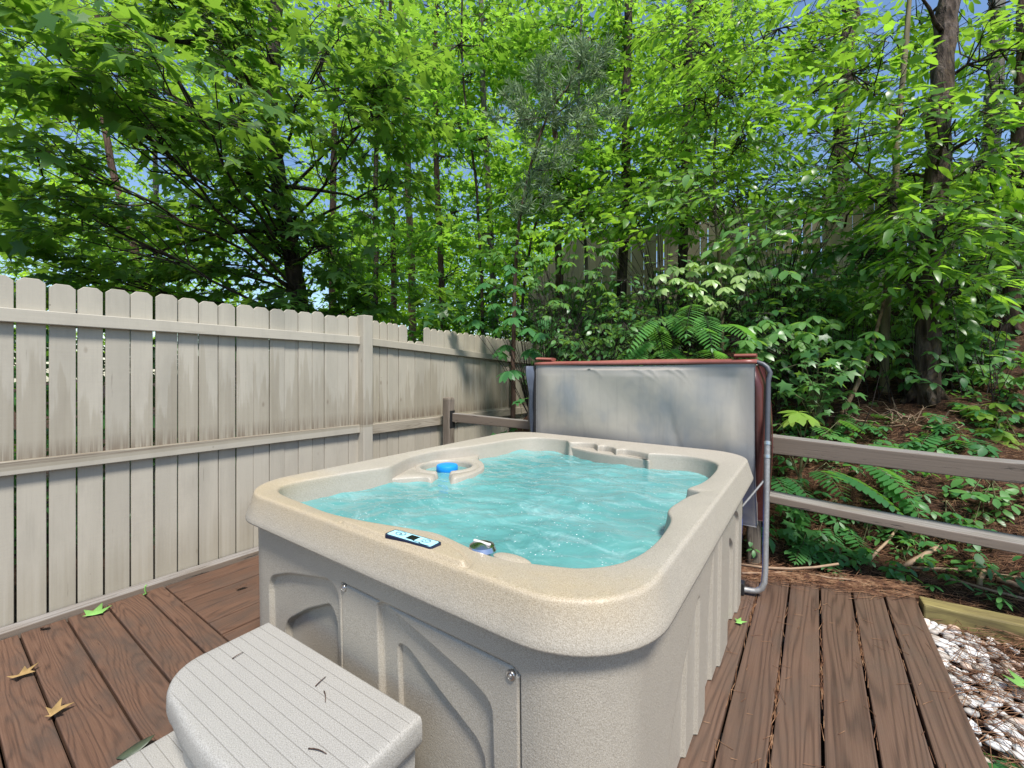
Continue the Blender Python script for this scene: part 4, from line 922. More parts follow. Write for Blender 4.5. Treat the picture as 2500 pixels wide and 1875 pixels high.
for u0, v0, u1, v1, lb in ((567, 1608, 594, 1592, 'short dark pine needle on the step near its left corner'), (770, 1675, 795, 1652, 'dark pine needle in the middle of the upper step tread'), (791, 1687, 794, 1714, 'dark pine needle lying crosswise near the middle of the step'), (753, 1827, 797, 1840, 'reddish forked twig on the step near its front edge')):
    a = onz(u0, v0, .4035); b_ = onz(u1, v1, .4035); stick(lb, [a, (a+b_)/2+np.array([0, .004, .003]), b_], .0017, .0010, 'bark_brown', 'twig', 'fallen_twig', 5)

# ================================================================ REAR FENCE on the slope
YR = 8.8; RO = (0., YR, 2.3); rf = thing('privacy_fence', 'tall tan board fence up the slope behind the trees, daylight between its boards', 'fence', RO)
r = np.random.default_rng(21); mb = MB(); x = -5.75
while x < 5.2:
    w_ = r.uniform(.125, .145); gz = float(ground_z(x, YR)); g_ = r.choice([.003, .004, .012, .018]); h = 1.95+r.uniform(-.015, .015)
    mb.prism([(x, gz-.1), (x+w_-g_, gz-.1), (x+w_-g_, gz+h-.03), (x+w_-g_-.03, gz+h), (x+.03, gz+h), (x, gz+h-.03)], 1, YR-.02+r.uniform(-.004, .004), YR, 2); x += w_
mb.build('board_panel', M['rear'], rf, RO)
for zr in (.35, 1.0, 1.65):
    mb = MB(); xs = np.linspace(-5.75, 5.2, 12); mb.rings([[(x, YR+a, float(ground_z(x, YR))+zr+b) for a, b in ((.002, 0), (.042, 0), (.042, .09), (.002, .09))] for x in xs]); mb.build('rail', M['rear'], rf, RO)
# posts as parts
for x in np.arange(-5.7, 5.2, 2.4):
    gz = float(ground_z(x, YR)); mb = MB(); mb.box(x-.045, x+.045, YR+.045, YR+.135, gz-.2, gz+1.9); mb.build('post', M['rear'], rf, RO)

# ================================================================ TREES
def LEAN(): return
# T1 big sweetgum behind the left fence, its boughs reaching over it
tree('sweetgum_tree', 'large dark trunked sweetgum behind the left fence, its lobed leaves hanging over the pickets',
     tk((742, 770, 5), (733, 700, 5), (700, 570, 5), (680, 450, 5.0), (655, 330, 5.0), (668, 180, 5.0), (673, 0, 5.05), (668, -300, 5.2), (650, -700, 5.4)), (.118, .030), 'bark_dark', 'leaf_star', 'star',
     [cl(140, 130, 2.75, 230, 130, 9), cl(420, 170, 2.9, 190, 110, 8), cl(90, 380, 3.2, 210, 130, 9), cl(330, 330, 3.3, 210, 120, 10), cl(560, 230, 3.6, 170, 120, 11),
      cl(800, 120, 4.0, 190, 130, 14), cl(1000, 240, 4.2, 150, 120, 11), cl(880, 320, 4.2, 130, 90, 7), cl(600, 420, 4.0, 120, 60, 9), cl(520, 350, 4.6, 150, 80, 12), cl(720, 560, 5.2, 120, 60, 10), cl(470, 500, 4.4, 190, 70, 12), cl(200, 520, 3.6, 210, 70, 10),
      cl(960, 440, 4.6, 110, 80, 5), cl(120, 640, 4.3, 220, 60, 11), cl(400, 640, 4.8, 200, 70, 15), cl(600, 650, 4.6, 120, 60, 8), cl(830, 600, 4.8, 160, 80, 14), cl(930, 700, 5.0, 130, 60, 9), cl(740, 730, 4.7, 120, 40, 8), cl(80, 715, 4.6, 160, 40, 12), cl(260, 730, 5.0, 150, 35, 12), cl(430, 740, 5.4, 140, 35, 12), cl(590, 760, 5.6, 120, 30, 10), cl(860, 760, 5.8, 110, 35, 9),
      cl(300, -120, 3.4, 350, 140, 16), cl(640, 90, 4.4, 150, 110, 16), cl(480, 40, 4.2, 150, 90, 12), cl(70, 60, 3.6, 160, 100, 10), cl(800, -150, 4.6, 350, 140, 22), cl(650, -500, 5.2, 500, 220, 26), cl(60, -160, 4.2, 300, 160, 14)], 101, tb=.42,
     limbs=[[at(683, 520, 5), at(600, 455, 4.8), at(520, 400, 4.6), at(465, 368, 4.4), at(400, 372, 4.2), at(330, 400, 3.9)],
            [at(690, 570, 5), at(610, 545, 4.8), at(520, 570, 4.6), at(400, 610, 4.5), at(300, 640, 4.4)],
            [at(695, 455, 5), at(760, 452, 4.9), at(830, 470, 4.8), at(900, 500, 4.7)], [at(655, 330, 5), at(580, 110, 4.6), at(520, 0, 4.3)], [at(540, 100, 4.5), at(460, 105, 4.2), at(380, 90, 3.7), at(250, 60, 3.1)]])
# thin trunks of the wood beyond, left to centre
def slim(name, label, pts, rad, bk, leaf, sp, clusters, seed, **k): return tree(name, label, tk(*pts), rad, bk, leaf, sp, clusters, seed, **k)
slim('maple_tree', 'reddish trunk standing far behind the sweetgum, just right of its stem', [(812, 600, 11), (812, 400, 11), (818, 290, 11), (826, 100, 11.2), (840, -300, 11.5)], (.10, .05), 'bark_brown', 'leaf_sun', 'sun',
     [cl(780, 420, 10.5, 170, 90, 34), cl(860, 250, 11, 180, 120, 46), cl(800, 60, 11, 220, 130, 56), cl(760, 560, 10, 150, 70, 24), cl(850, -260, 11, 300, 180, 60)], 111, tb=.7)
slim('maple_tree', 'dark leaning trunk low behind the left fence, crossed by bare twigs', [(345, 700, 8), (322, 560, 8), (300, 500, 8), (262, 380, 8), (240, 150, 8.2), (230, -200, 8.4)], (.085, .03), 'bark_brown', 'leaf_sun', 'sun',
     [cl(200, 560, 7.6, 190, 80, 26), cl(380, 480, 8, 130, 60, 12), cl(150, 300, 8.5, 220, 130, 40), cl(420, 250, 8.5, 180, 110, 30), cl(250, 40, 8.5, 300, 120, 46), cl(330, 680, 7.6, 160, 60, 20)], 112, tb=.55,
     limbs=[[at(300, 500, 8), at(200, 470, 7.5), at(90, 480, 7.2), at(20, 520, 7)]])
slim('birch_tree', 'pale peeling trunk seen low over the left fence among green leaves', [(398, 720, 9), (392, 660, 9), (384, 560, 9), (378, 380, 9.2), (380, 100, 9.4)], (.07, .03), 'bark_grey', 'leaf_sun', 'sun',
     [cl(430, 590, 9, 150, 80, 26), cl(300, 600, 9.3, 150, 80, 24), cl(420, 360, 9.6, 160, 50, 10), cl(400, 90, 9.6, 250, 120, 44)], 113, tb=.75)
slim('maple_tree', 'slim dark trunk right of the sweetgum, rising straight behind the fence post', [(918, 740, 8.5), (917, 600, 8.5), (917, 420, 8.5), (920, 300, 8.6), (930, 60, 8.8), (940, -300, 9)], (.06, .03), 'bark_dark', 'leaf_sun', 'sun',
     [cl(880, 520, 8.2, 130, 80, 20), cl(960, 620, 8.2, 120, 70, 18), cl(930, 330, 8.6, 130, 80, 18), cl(960, 120, 8.8, 180, 110, 36), cl(930, -220, 9, 280, 160, 44)], 114, tb=.68)
slim('maple_tree', 'brown trunk with a bend, between two slim dark trunks behind the fence', [(962, 760, 9.6), (960, 600, 9.6), (957, 470, 9.6), (944, 380, 9.6), (940, 200, 9.7), (960, -100, 9.8)], (.075, .035), 'bark_brown', 'leaf_sun', 'sun',
     [cl(1010, 480, 9.3, 130, 80, 22), cl(1000, 300, 9.6, 140, 80, 24), cl(1020, 80, 9.8, 200, 110, 44), cl(900, 660, 9.2, 110, 60, 14)], 115, tb=.74)
slim('pine_tree', 'tan flaking trunk seen short above the broken fence pickets', [(1006, 780, 10.5), (1005, 640, 10.5), (1000, 530, 10.5), (994, 400, 10.6), (985, 100, 10.8), (980, -300, 11)], (.10, .06), 'bark_tan', 'leaf_sun', 'sun',
     [cl(1060, 600, 10, 140, 80, 26), cl(960, 180, 10.8, 180, 110, 38), cl(1000, -200, 11, 300, 150, 40)], 116, tb=.72)
slim('maple_tree', 'straight dark brown trunk above the middle of the far fence section', [(1080, 780, 8.2), (1078, 690, 8.2), (1073, 560, 8.2), (1066, 430, 8.2), (1063, 340, 8.3), (1062, 100, 8.5), (1070, -300, 8.8)], (.065, .035), 'bark_brown', 'leaf_sun', 'sun',
     [cl(1110, 520, 7.9, 130, 80, 20), cl(1100, 380, 8.2, 130, 90, 22), cl(1120, 200, 8.4, 160, 100, 32), cl(1090, 30, 8.6, 220, 100, 40), cl(1120, 650, 7.6, 120, 70, 18), cl(1100, -250, 8.8, 300, 150, 44)], 117, tb=.66)
slim('maple_tree', 'thin black stem forking widely, in front of the striped pale trunk', [(1178, 780, 7.0), (1176, 680, 7), (1168, 520, 7), (1160, 420, 7), (1140, 290, 7), (1125, 120, 7.1), (1130, -60, 7.2)], (.030, .014), 'bark_dark', 'leaf_sun', 'sun',
     [cl(1090, 300, 6.8, 110, 80, 16), cl(1190, 330, 6.8, 110, 80, 16), cl(1120, 110, 7, 170, 110, 30), cl(1200, 570, 6.6, 110, 70, 14)], 118, tb=.6,
     limbs=[[at(1166, 460, 7), at(1200, 330, 6.9), at(1240, 210, 6.8)], [at(1160, 420, 7), at(1100, 330, 6.8), at(1060, 250, 6.7)]])
slim('pine_tree', 'pale striped trunk rising left of the little pine, dark lower down', [(1208, 790, 7.8), (1204, 660, 7.8), (1196, 520, 7.8), (1188, 380, 7.8), (1180, 230, 7.9), (1174, 40, 8), (1170, -400, 8.3)], (.062, .04), 'bark_grey', 'leaf_sun', 'sun',
     [cl(1240, 460, 7.6, 120, 80, 18), cl(1150, 180, 8, 150, 100, 30), cl(1220, 60, 8, 190, 100, 36), cl(1200, -250, 8.3, 350, 170, 56)], 119, tb=.72)
slim('maple_tree', 'crooked bare looking stem low behind the palmate vine, centre', [(1268, 820, 6.8), (1280, 690, 6.8), (1300, 560, 6.9), (1340, 470, 7), (1360, 330, 7.1)], (.03, .012), 'bark_dark', 'leaf_sun', 'sun',
     [cl(1310, 480, 6.8, 130, 80, 18), cl(1390, 420, 6.9, 130, 80, 18), cl(1250, 640, 6.4, 110, 60, 12)], 120, tb=.6)
slim('maple_tree', 'slender grey sapling right of the little pine, straight as a pole', [(1432, 700, 7.2), (1436, 560, 7.2), (1408, 550, 7.2), (1409, 400, 7.2), (1412, 250, 7.3), (1420, 20, 7.4), (1425, -250, 7.6)], (.03, .015), 'bark_grey', 'leaf_lance', 'oval',
     [cl(1470, 460, 7, 130, 90, 22), cl(1420, 500, 6.2, 110, 60, 14), cl(1330, 520, 6.6, 110, 60, 14), cl(1380, 360, 7.2, 120, 80, 18), cl(1480, 160, 7.3, 170, 110, 34), cl(1350, 60, 7.4, 180, 90, 32), cl(1430, -180, 7.6, 300, 150, 48)], 121, tb=.66)
slim('oak_tree', 'dark trunk flecked with yellow lichen, second of the pair before the tan fence', [(1665, 680, 7.2), (1667, 600, 7.2), (1670, 450, 7.2), (1674, 340, 7.2), (1682, 120, 7.4), (1690, -60, 7.5), (1700, -500, 7.9)], (.082, .05), 'bark_dark', 'leaf_lance', 'lance',
     [cl(1620, 380, 7, 130, 90, 26), cl(1720, 330, 7, 130, 90, 26), cl(1780, 440, 6.5, 130, 60, 20), cl(1640, 480, 6.6, 100, 50, 12), cl(1880, 450, 6.5, 130, 60, 20), cl(1640, 160, 7.3, 180, 120, 44), cl(1720, 20, 7.4, 200, 100, 44), cl(1690, -300, 7.8, 380, 200, 70)], 122, tb=.6)
slim('oak_tree', 'dark lichen flecked trunk nearest the middle, left of the pair before the tan fence', [(1517, 740, 7.0), (1519, 690, 7.0), (1523, 560, 7.0), (1527, 450, 7.0), (1528, 250, 7.2), (1535, 20, 7.4), (1545, -400, 7.8)], (.085, .05), 'bark_dark', 'leaf_sun', 'sun',
     [cl(1480, 360, 6.9, 130, 90, 20), cl(1580, 290, 7, 130, 100, 24), cl(1500, 70, 7.3, 200, 110, 44), cl(1590, 430, 6.8, 110, 60, 16), cl(1480, 520, 6.4, 110, 60, 15), cl(1600, 500, 6.2, 100, 50, 12), cl(1540, -250, 7.8, 380, 180, 64)], 123, tb=.66)
slim('oak_tree', 'short visible dark trunk between the crooked stem and the left lichen flecked trunk', [(1368, 760, 8.2), (1366, 700, 8.2), (1362, 570, 8.2), (1358, 400, 8.3), (1350, 150, 8.5)], (.085, .04), 'bark_brown', 'leaf_sun', 'sun',
     [cl(1330, 420, 8.2, 140, 90, 26), cl(1400, 250, 8.3, 160, 100, 34), cl(1320, 130, 8.6, 180, 110, 40)], 124, tb=.7)
slim('oak_tree', 'brown trunk showing only near the top edge, right of centre', [(1668, 700, 9.2), (1680, 420, 9.2), (1690, 180, 9.2), (1706, 20, 9.3), (1715, -300, 9.5)], (.10, .06), 'bark_brown', 'leaf_sun', 'sun',
     [cl(1650, 80, 9.2, 180, 100, 40), cl(1760, 200, 9.2, 170, 110, 40), cl(1720, 420, 9, 140, 70, 20)], 125, tb=.75)
slim('sourwood_tree', 'slender pale sapling with long drooping leaves, right of the lichen flecked trunks', [(1762, 760, 5.6), (1758, 640, 5.6), (1745, 520, 5.6), (1742, 400, 5.6), (1750, 260, 5.6), (1772, 120, 5.6), (1800, -80, 5.6)], (.024, .010), 'bark_green', 'leaf_lance', 'lance',
     [cl(1700, 240, 5.2, 130, 90, 18), cl(1800, 180, 5.0, 150, 90, 20), cl(1820, 330, 5.0, 130, 80, 16), cl(1720, 100, 5.2, 170, 90, 22), cl(1680, 440, 5.2, 110, 60, 10), cl(1900, 70, 5, 170, 90, 22), cl(2080, 60, 5.2, 130, 80, 14), cl(2200, 130, 5.2, 110, 80, 10), cl(1800, 480, 4.8, 130, 50, 9)], 126, tb=.64,
     limbs=[[at(1748, 270, 5.6), at(1700, 190, 5.4), at(1615, 140, 5.2)], [at(1750, 260, 5.6), at(1820, 180, 5.3), at(1900, 110, 5.0)]])
slim('hickory_tree', 'grey trunk with a stubby broken limb, high in the upper right foliage', [(2040, 700, 7.2), (2045, 520, 7.2), (2052, 340, 7.2), (2058, 230, 7.2), (2072, 90, 7.3), (2080, -250, 7.6)], (.135, .10), 'bark_pine', 'leaf_lance', 'lance',
     [cl(1980, 300, 6.6, 140, 90, 24), cl(2120, 320, 6.6, 130, 90, 22), cl(1960, 120, 6.8, 180, 100, 34), cl(2060, -120, 7.2, 300, 130, 50), cl(2000, 450, 6.2, 140, 60, 20), cl(2140, 430, 6., 140, 60, 18), cl(1900, 400, 6.4, 130, 60, 18), cl(2300, 430, 5.8, 150, 70, 18)], 127, tb=.62,
     limbs=[[at(2068, 150, 7.2), at(2040, 140, 7.0), at(1990, 115, 6.9)]])
slim('pine_tree', 'thick rough barked pine trunk on the slope, widest trunk, right of the slim olive tree', [(2262, 1030, 4.1), (2262, 900, 4.1), (2262, 740, 4.1), (2272, 590, 4.12), (2290, 350, 4.2), (2304, 150, 4.3), (2318, 0, 4.4), (2340, -400, 4.7)], (.098, .082), 'bark_pine', 'leaf_lance', 'lance',
     [cl(2440, 120, 4.0, 150, 110, 12), cl(2180, 420, 4.6, 130, 70, 9), cl(2440, 380, 3.8, 150, 90, 12), cl(2290, 540, 3.6, 110, 70, 11), cl(2330, 300, 3.7, 110, 80, 9), cl(2230, 660, 3.8, 90, 50, 7), cl(2340, 700, 3.8, 90, 50, 7), cl(2330, -250, 4.8, 450, 180, 36), cl(2250, 60, 5., 130, 60, 7)], 128, tb=.6, trunkk=20,
     limbs=[[at(2300, 380, 4.2), at(2370, 345, 3.9), at(2440, 280, 3.7), at(2520, 250, 3.5)], [at(2310, 90, 4.35), at(2270, 20, 4.2), at(2220, -40, 4.0)]])
slim('maple_tree', 'slim olive barked tree standing straight on the slope, left of the rough pine', [(2160, 985, 4.45), (2157, 900, 4.45), (2160, 780, 4.45), (2174, 620, 4.45), (2186, 400, 4.45), (2203, 210, 4.5), (2225, -50, 4.6)], (.043, .02), 'bark_green', 'leaf_lance', 'oval',
     [cl(2080, 180, 4.3, 140, 90, 13), cl(2240, 260, 4.2, 120, 60, 7), cl(2120, 480, 4.2, 130, 60, 9), cl(2200, -120, 4.6, 300, 110, 22), cl(2040, 350, 4.2, 120, 70, 9), cl(2330, 520, 4.0, 150, 60, 9)], 129, tb=.6)
slim('maple_tree', 'curved tan stem leaning into the slim olive tree, rising from behind the rail', [(2020, 1060, 4.0), (2055, 1000, 4.0), (2095, 945, 4.05), (2125, 870, 4.15), (2145, 790, 4.3), (2158, 745, 4.4), (2180, 600, 4.5)], (.022, .012), 'bark_tan', 'leaf_dark', 'oval',
     [cl(2100, 620, 4.4, 120, 60, 9), cl(2210, 590, 4.3, 110, 60, 9)], 130, tb=.6)
slim('oak_tree', 'grey lichen patched trunk right of the rough pine, in front of the tan fence', [(2385, 760, 6.0), (2388, 650, 6.0), (2398, 560, 6.0), (2408, 460, 6.0), (2425, 250, 6.2), (2440, -50, 6.4)], (.115, .085), 'bark_grey', 'leaf_lance', 'lance',
     [cl(2380, 330, 5.6, 130, 80, 18), cl(2460, 200, 5.8, 160, 90, 26), cl(2420, 20, 6, 200, 100, 32), cl(2440, 480, 5.4, 120, 60, 12)], 131, tb=.6)
slim('oak_tree', 'reddish brown trunk at the right edge of the picture', [(2462, 860, 5.0), (2468, 700, 5.0), (2478, 560, 5.0), (2486, 360, 5.0), (2496, 150, 5.1), (2505, -100, 5.2)], (.075, .055), 'bark_brown', 'leaf_lance', 'lance',
     [cl(2500, 420, 4.6, 120, 80, 12), cl(2420, 560, 4.6, 140, 60, 12), cl(2520, 100, 4.8, 150, 100, 16), cl(2350, 640, 4.4, 130, 50, 8)], 132, tb=.55,
     limbs=[[at(2490, 315, 5), at(2440, 290, 4.8), at(2390, 270, 4.6)]])
# the little pine with soft grey-green needles
def small_pine():
    r = np.random.default_rng(140); P = tk((1256, 700, 5.6), (1258, 630, 5.6), (1268, 527, 5.6), (1294, 413, 5.6), (1327, 287, 5.6), (1380, 225, 5.6), (1425, 150, 5.6), (1440, 90, 5.6)); O = P[0]
    e = thing('pine_sapling', 'small leaning pine with soft grey green needles, in the middle of the wood', 'tree', O); mb = MB(); tubeline(mb, P, .034, .008, 8, .004, r); mb.build('trunk', M['bark_brown'], e, O, smooth=True)
    tips = [(1290, 300), (1270, 230), (1330, 240), (1390, 180), (1350, 150), (1430, 110), (1460, 170), (1490, 130), (1480, 230), (1420, 260), (1370, 300), (1440, 310), (1250, 270), (1320, 360), (1400, 350), (1310, 190), (1400, 120), (1500, 270), (1360, 400), (1300, 440), (1275, 490), (1350, 460)]
    tw = Twigs(); Lv = Leaves(); ax = np.array(P)
    for u, v in tips:
        for rep in range(4):
            c = at(u+r.normal(0, 16), v+r.normal(0, 12), 5.6+r.normal(0, .25)); b = ax[np.argmin(np.abs(ax[:, 2]-(c[2]-.15)))]; m = (b+c)/2-UP*.05
            if rep == 0: tw.line([b, m, c], .008, .003)
            d = nrm(c-m); n = 64; s_ = r.uniform(-.22, .04, n); p = c+d*s_[:, None]; q = nrm(r.normal(0, 1, (n, 3))); D = nrm(d*.75+q)
            Lv.add('small', p, D, nrm(r.normal(0, 1, (n, 3))), r.uniform(.11, .16, n), np.clip(.5+r.normal(0, .25, n), 0, 1), ws=.034)
    Lv.build('needles', M['needle'], e, O, tw, M['twig'])
small_pine()
# ---- the wood beyond, too far to count
def far_woods():
    r = np.random.default_rng(150); Lv = Leaves(); n = 5600
    u = r.uniform(-250, 1750, n); v = np.where(r.random(n) < .52, r.uniform(430, 860, n), r.uniform(-60, 470, n)); d = r.uniform(13, 24, n); k_ = r.random(n) < .25; u = np.where(k_, r.uniform(820, 1420, n), u); v = np.where(k_, r.uniform(540, 860, n), v)
    keep = ~((u > 300) & (u < 560) & (v > 360) & (v < 500) & (r.random(n) < .8)) & ~((v < 400) & (r.random(n) < .12)); u = u[keep]; v = v[keep]; d = d[keep]
    P = np.array([at(a, b, c) for a, b, c in zip(u, v, d)]); D = r.normal(0, 1, P.shape)*np.array([1, 1, .2])
    spray(Lv, None, P, D, dict(SP['far'], size=.16, L=1.0), r, np.clip(.72+r.normal(0, .16, len(P)), 0, 1), 'starlow')
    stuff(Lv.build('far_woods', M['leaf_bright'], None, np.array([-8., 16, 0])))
far_woods()
# ================================================================ UNDERSTORY PLANTS
def whorl(Lv, c, out, J, size, r, kind='oval', span=360, tilt=.3, tint=.5, ws=1., nn=.15):
    out = nrm(np.array(out, float)); sd = nrm(np.cross(UP, out)+1e-6); up = nrm(UP+out*.25+r.normal(0, nn, 3))
    a = np.radians(np.linspace(-span/2, span/2, J, endpoint=span < 360))+r.normal(0, .1, J)
    X = np.cos(a)[:, None]*out+np.sin(a)[:, None]*sd; X = X-up*(X@up)[:, None]; X = nrm(X)-UP*(tilt+r.uniform(-.12, .2, J))[:, None]
    S = size*r.uniform(.75, 1.15, J)*(1-.25*(np.abs(a)/PI))
    Lv.add(kind, np.repeat(c[None], J, 0)+X*.008, X, np.repeat(up[None], J, 0)+r.normal(0, .12, (J, 3)), S, tint+r.normal(0, .1, J), r.uniform(.5, 1.4, J), ws)
def frond(Lv, Tw, base, d, L, pairs, ll, r, droop=.3, tint=.5, ws=1.0, roll=0., kind='leaflet'):
    d = nrm(np.array(d, float)); sd = nrm(np.cross(UP, d)); n = nrm(np.cross(d, sd)); sd = sd*math.cos(roll)+n*math.sin(roll); n = nrm(np.cross(d, sd))
    t = np.linspace(.12, 1., pairs); ax = lambda q: base+d*L*q-UP*droop*L*q*q
    pts = [ax(q) for q in np.linspace(0, 1, 6)]; Tw.line(pts, .0028, .0012)
    tan = nrm(d[None]-UP*(2*droop*t)[:, None]); sz = ll*np.sin(PI*np.clip(t*.82+.12, 0, 1))**.6
    for s_ in (1, -1):
        X = sd*s_*1.0+tan*(.25+.45*t)[:, None]-UP*.12
        Lv.add(kind, np.array([ax(q) for q in t]), X, np.repeat(n[None]*(1 if n[2] > 0 else -1), pairs, 0)+r.normal(0, .06, (pairs, 3)), sz*r.uniform(.92, 1.06, pairs), tint+r.normal(0, .06, pairs), None, ws)
    Lv.add(kind, ax(1.)[None], tan[-1:], n[None]*(1 if n[2] > 0 else -1), sz[-1:], tint, None, ws)
def plant(name, label, base, tips, kind, leaf, size, J, seed, cat='plant', stem='twiglt', stems=True, tint=.5, tilt=.3, rep=1, jit=0., r0=.007, group=None, L=.4, ll=.1, droop=.35, ws=1., span=200, leafk='oval', outv=None):
    r = np.random.default_rng(seed); O = np.array(base, float); e = thing(name, label, cat, O, group=group)
    pn = dict(frond='frond', palm='hand_leaf', whorl='leaf_whorl', star='leaf_sprig', spray='leaf_spray')[kind]
    hub = O+UP*.4*max(.05, np.mean([t[2] for t in tips])-O[2])
    for t in tips:
        Lv = Leaves(); Tw = Twigs()
        for q in range(rep):
            c = np.array(t, float)+(r.normal(0, jit, 3) if q else 0); out = c-O; out[2] = 0
            if np.linalg.norm(out) < .05 or outv is not None: out = np.array(outv if outv is not None else [.5, -.8, 0])+r.normal(0, .4, 3)*np.array([1, 1, 0])
            if stems: 
                m = hub*.6+c*.4+r.normal(0, .02, 3)+UP*.05; Tw.line([O+r.normal(0, .01, 3)*np.array([1, 1, 0]), hub*.7+O*.3, m, c], r0, r0*.35)
            ti = np.clip(tint+r.normal(0, .1), 0, 1)
            if kind == 'whorl': whorl(Lv, c, out, J, size, r, leafk, 360, tilt, ti, ws)
            elif kind == 'palm': whorl(Lv, c, out, J, size, r, 'leaflet', span, tilt, ti, ws*1.1, .1)
            elif kind == 'frond': frond(Lv, Tw, c, out+r.normal(0, .12, 3)*np.linalg.norm(out), L*r.uniform(.9, 1.15), J, ll*1.12, r, droop, ti, ws*1.35, r.normal(0, .12))
            elif kind == 'star':
                n = J; p = c+r.normal(0, .05, (n, 3)); X = np.array([.5, -.7, 0])+r.normal(0, .5, (n, 3))-UP*.35; Lv.add('star', p, X, UP+r.normal(0, .3, (n, 3))+np.array([.15, -.35, 0]), size*r.uniform(.6, 1.2, n), ti+r.normal(0, .1, n))
                Tw.seg(np.repeat(c[None], n, 0), p, .0016, .0012)
            elif kind == 'spray': spray(Lv, Tw, c[None], nrm(out+r.normal(0, .2, 3))[None], dict(SP['ovalsmall'], size=size, L=L, J=J, W=.12), r, np.array([ti]))
        Lv.build(pn, M[leaf], e, O, Tw, M[stem])
    return e
def T(d, *uv): return [at(u, v, d+random.Random(int(u*7+v)).uniform(-.25, .25)) for u, v in uv]
def bs(u, d):   # a rooting point on the ground straight below image column u at depth d
    p = at(u, 900, d); p[2] = float(ground_z(p[0], p[1])); return p
plant('creeper', 'vine with hand shaped leaves hanging over the far end of the picket fence', bs(1300, 5.0), T(4.75, (1225, 858), (1262, 770), (1215, 800), (1290, 800), (1240, 905), (1300, 850), (1350, 845), (1180, 690), (1210, 740), (1270, 700), (1390, 850), (1330, 790), (1160, 780), (1245, 645)), 'palm', 'leaf_fern', .165, 9, 201, 'vine', 'twig', tint=.45, tilt=.45, rep=2, jit=.07, outv=(.3, -.9, 0), span=220)
plant('shrub', 'light green shrub with whorled oval leaves, left of the lichen flecked trunks', bs(1340, 4.9), T(4.6, (1345, 690), (1300, 640), (1260, 600), (1390, 640), (1410, 700), (1370, 740), (1440, 600), (1340, 590), (1400, 560), (1290, 560), (1465, 690), (1480, 640), (1360, 810), (1385, 830), (1310, 680)), 'whorl', 'leaf_shrub', .105, 7, 202, 'shrub', 'twig', tint=.6, rep=2, jit=.09)
plant('shrub', 'pale sunlit shrub with oval leaves, just above the middle of the cover', bs(1720, 4.9), T(4.15, (1610, 670), (1660, 680), (1640, 650), (1700, 655), (1690, 690), (1780, 655), (1800, 690), (1750, 640), (1830, 680), (1720, 720), (1770, 700), (1760, 735), (1690, 640), (1790, 720), (1840, 660)), 'whorl', 'leaf_pale', .115, 8, 203, 'shrub', 'twig', tint=.95, rep=2, jit=.06, tilt=.4)
plant('mimosa_sapling', 'mimosa sapling with blue green feathery fronds, close behind the cover', bs(1640, 4.4), T(3.85, (1640, 770), (1690, 745), (1600, 830), (1700, 800), (1650, 850), (1590, 790), (1740, 800), (1620, 860), (1560, 850), (1730, 860), (1680, 870), (1600, 780), (1720, 770)), 'frond', 'leaf_fern', .1, 15, 204, 'plant', 'twig', tint=.85, L=.50, ll=.125, droop=.5, outv=(.35, -.9, 0), ws=.8)
plant('shrub', 'arching shrub of broad oval leaves above the right end of the cover', bs(1960, 4.6), T(3.85, (1840, 795), (1870, 780), (1820, 830), (1880, 830), (1910, 805), (1940, 830), (1960, 785), (1990, 770), (2030, 790), (2060, 830), (2110, 825), (2150, 835), (2010, 820), (1860, 860), (1930, 790), (2090, 850), (2170, 830), (1815, 850)), 'whorl', 'leaf_shrub', .13, 6, 205, 'shrub', 'twig', tint=.62, rep=2, jit=.06, tilt=.35)
plant('maple_seedling', 'column of maple shaped leaves beside the top of the lifter tube', bs(1985, 4.0), T(3.7, (2000, 850), (1990, 890), (2050, 870), (2040, 925), (1975, 935), (2010, 945), (2055, 960), (1960, 970), (2000, 990), (2030, 890), (1960, 905), (2070, 900), (1935, 960)), 'star', 'leaf_shrub', .095, 3, 206, 'vine', 'twiglt', tint=.4, jit=.05, rep=2)
plant('buckeye_plant', 'bright yellow green rosette of leaves just above the upper rail', bs(1955, 3.5), T(3.35, (1950, 1005), (1935, 1020), (1975, 1015)), 'whorl', 'leaf_yel', .15, 9, 207, tint=.75, leafk='leaflet', ws=1.3, tilt=.2)
plant('fern', 'low fern fronds showing just above the left part of the upper rail', bs(1950, 3.5), T(3.35, (1905, 1035), (1990, 1040), (1940, 1070), (2050, 1025), (1895, 1060), (2010, 1060)), 'frond', 'leaf_fern', .1, 9, 208, tint=.75, L=.22, ll=.075, droop=.35)
plant('fern', 'broad fern frond lying against the back of the upper rail', bs(2130, 3.6), T(3.5, (2110, 1085), (2165, 1085)), 'frond', 'leaf_fern', .1, 10, 209, tint=.8, L=.30, ll=.09, droop=.3, outv=(.9, -.1, 0))
for nm, lb, u, tips, sd, L_, ll_, J_, ti in (
    ('fern', 'dark frond between the two rails beside the lifter tube', 1900, [(1885, 1160), (1920, 1165)], 211, .28, .085, 9, .35),
    ('fern', 'large dark green frond hanging between the rails, second from the lifter tube', 2030, [(1990, 1150), (2010, 1145)], 212, .46, .105, 12, .3),
    ('fern', 'bright frond drooping from under the upper rail, above bare straw', 2150, [(2110, 1130), (2140, 1142)], 213, .42, .11, 11, .6),
    ('fern', 'small frond just above the lower rail, right of the bare straw', 2215, [(2180, 1220), (2230, 1225)], 214, .20, .07, 6, .7),
    ('fern', 'pale frond resting on the lower rail near its middle', 2310, [(2285, 1255), (2330, 1262)], 215, .24, .08, 6, .7)):
    p = bs(u, 3.55); plant(nm, lb, p, [at(a, b, 3.3) for a, b in tips], 'frond', 'leaf_fern', .1, J_, sd, tint=ti, L=L_, ll=ll_, droop=.45, outv=(.75, -.55, 0), ws=1.1)
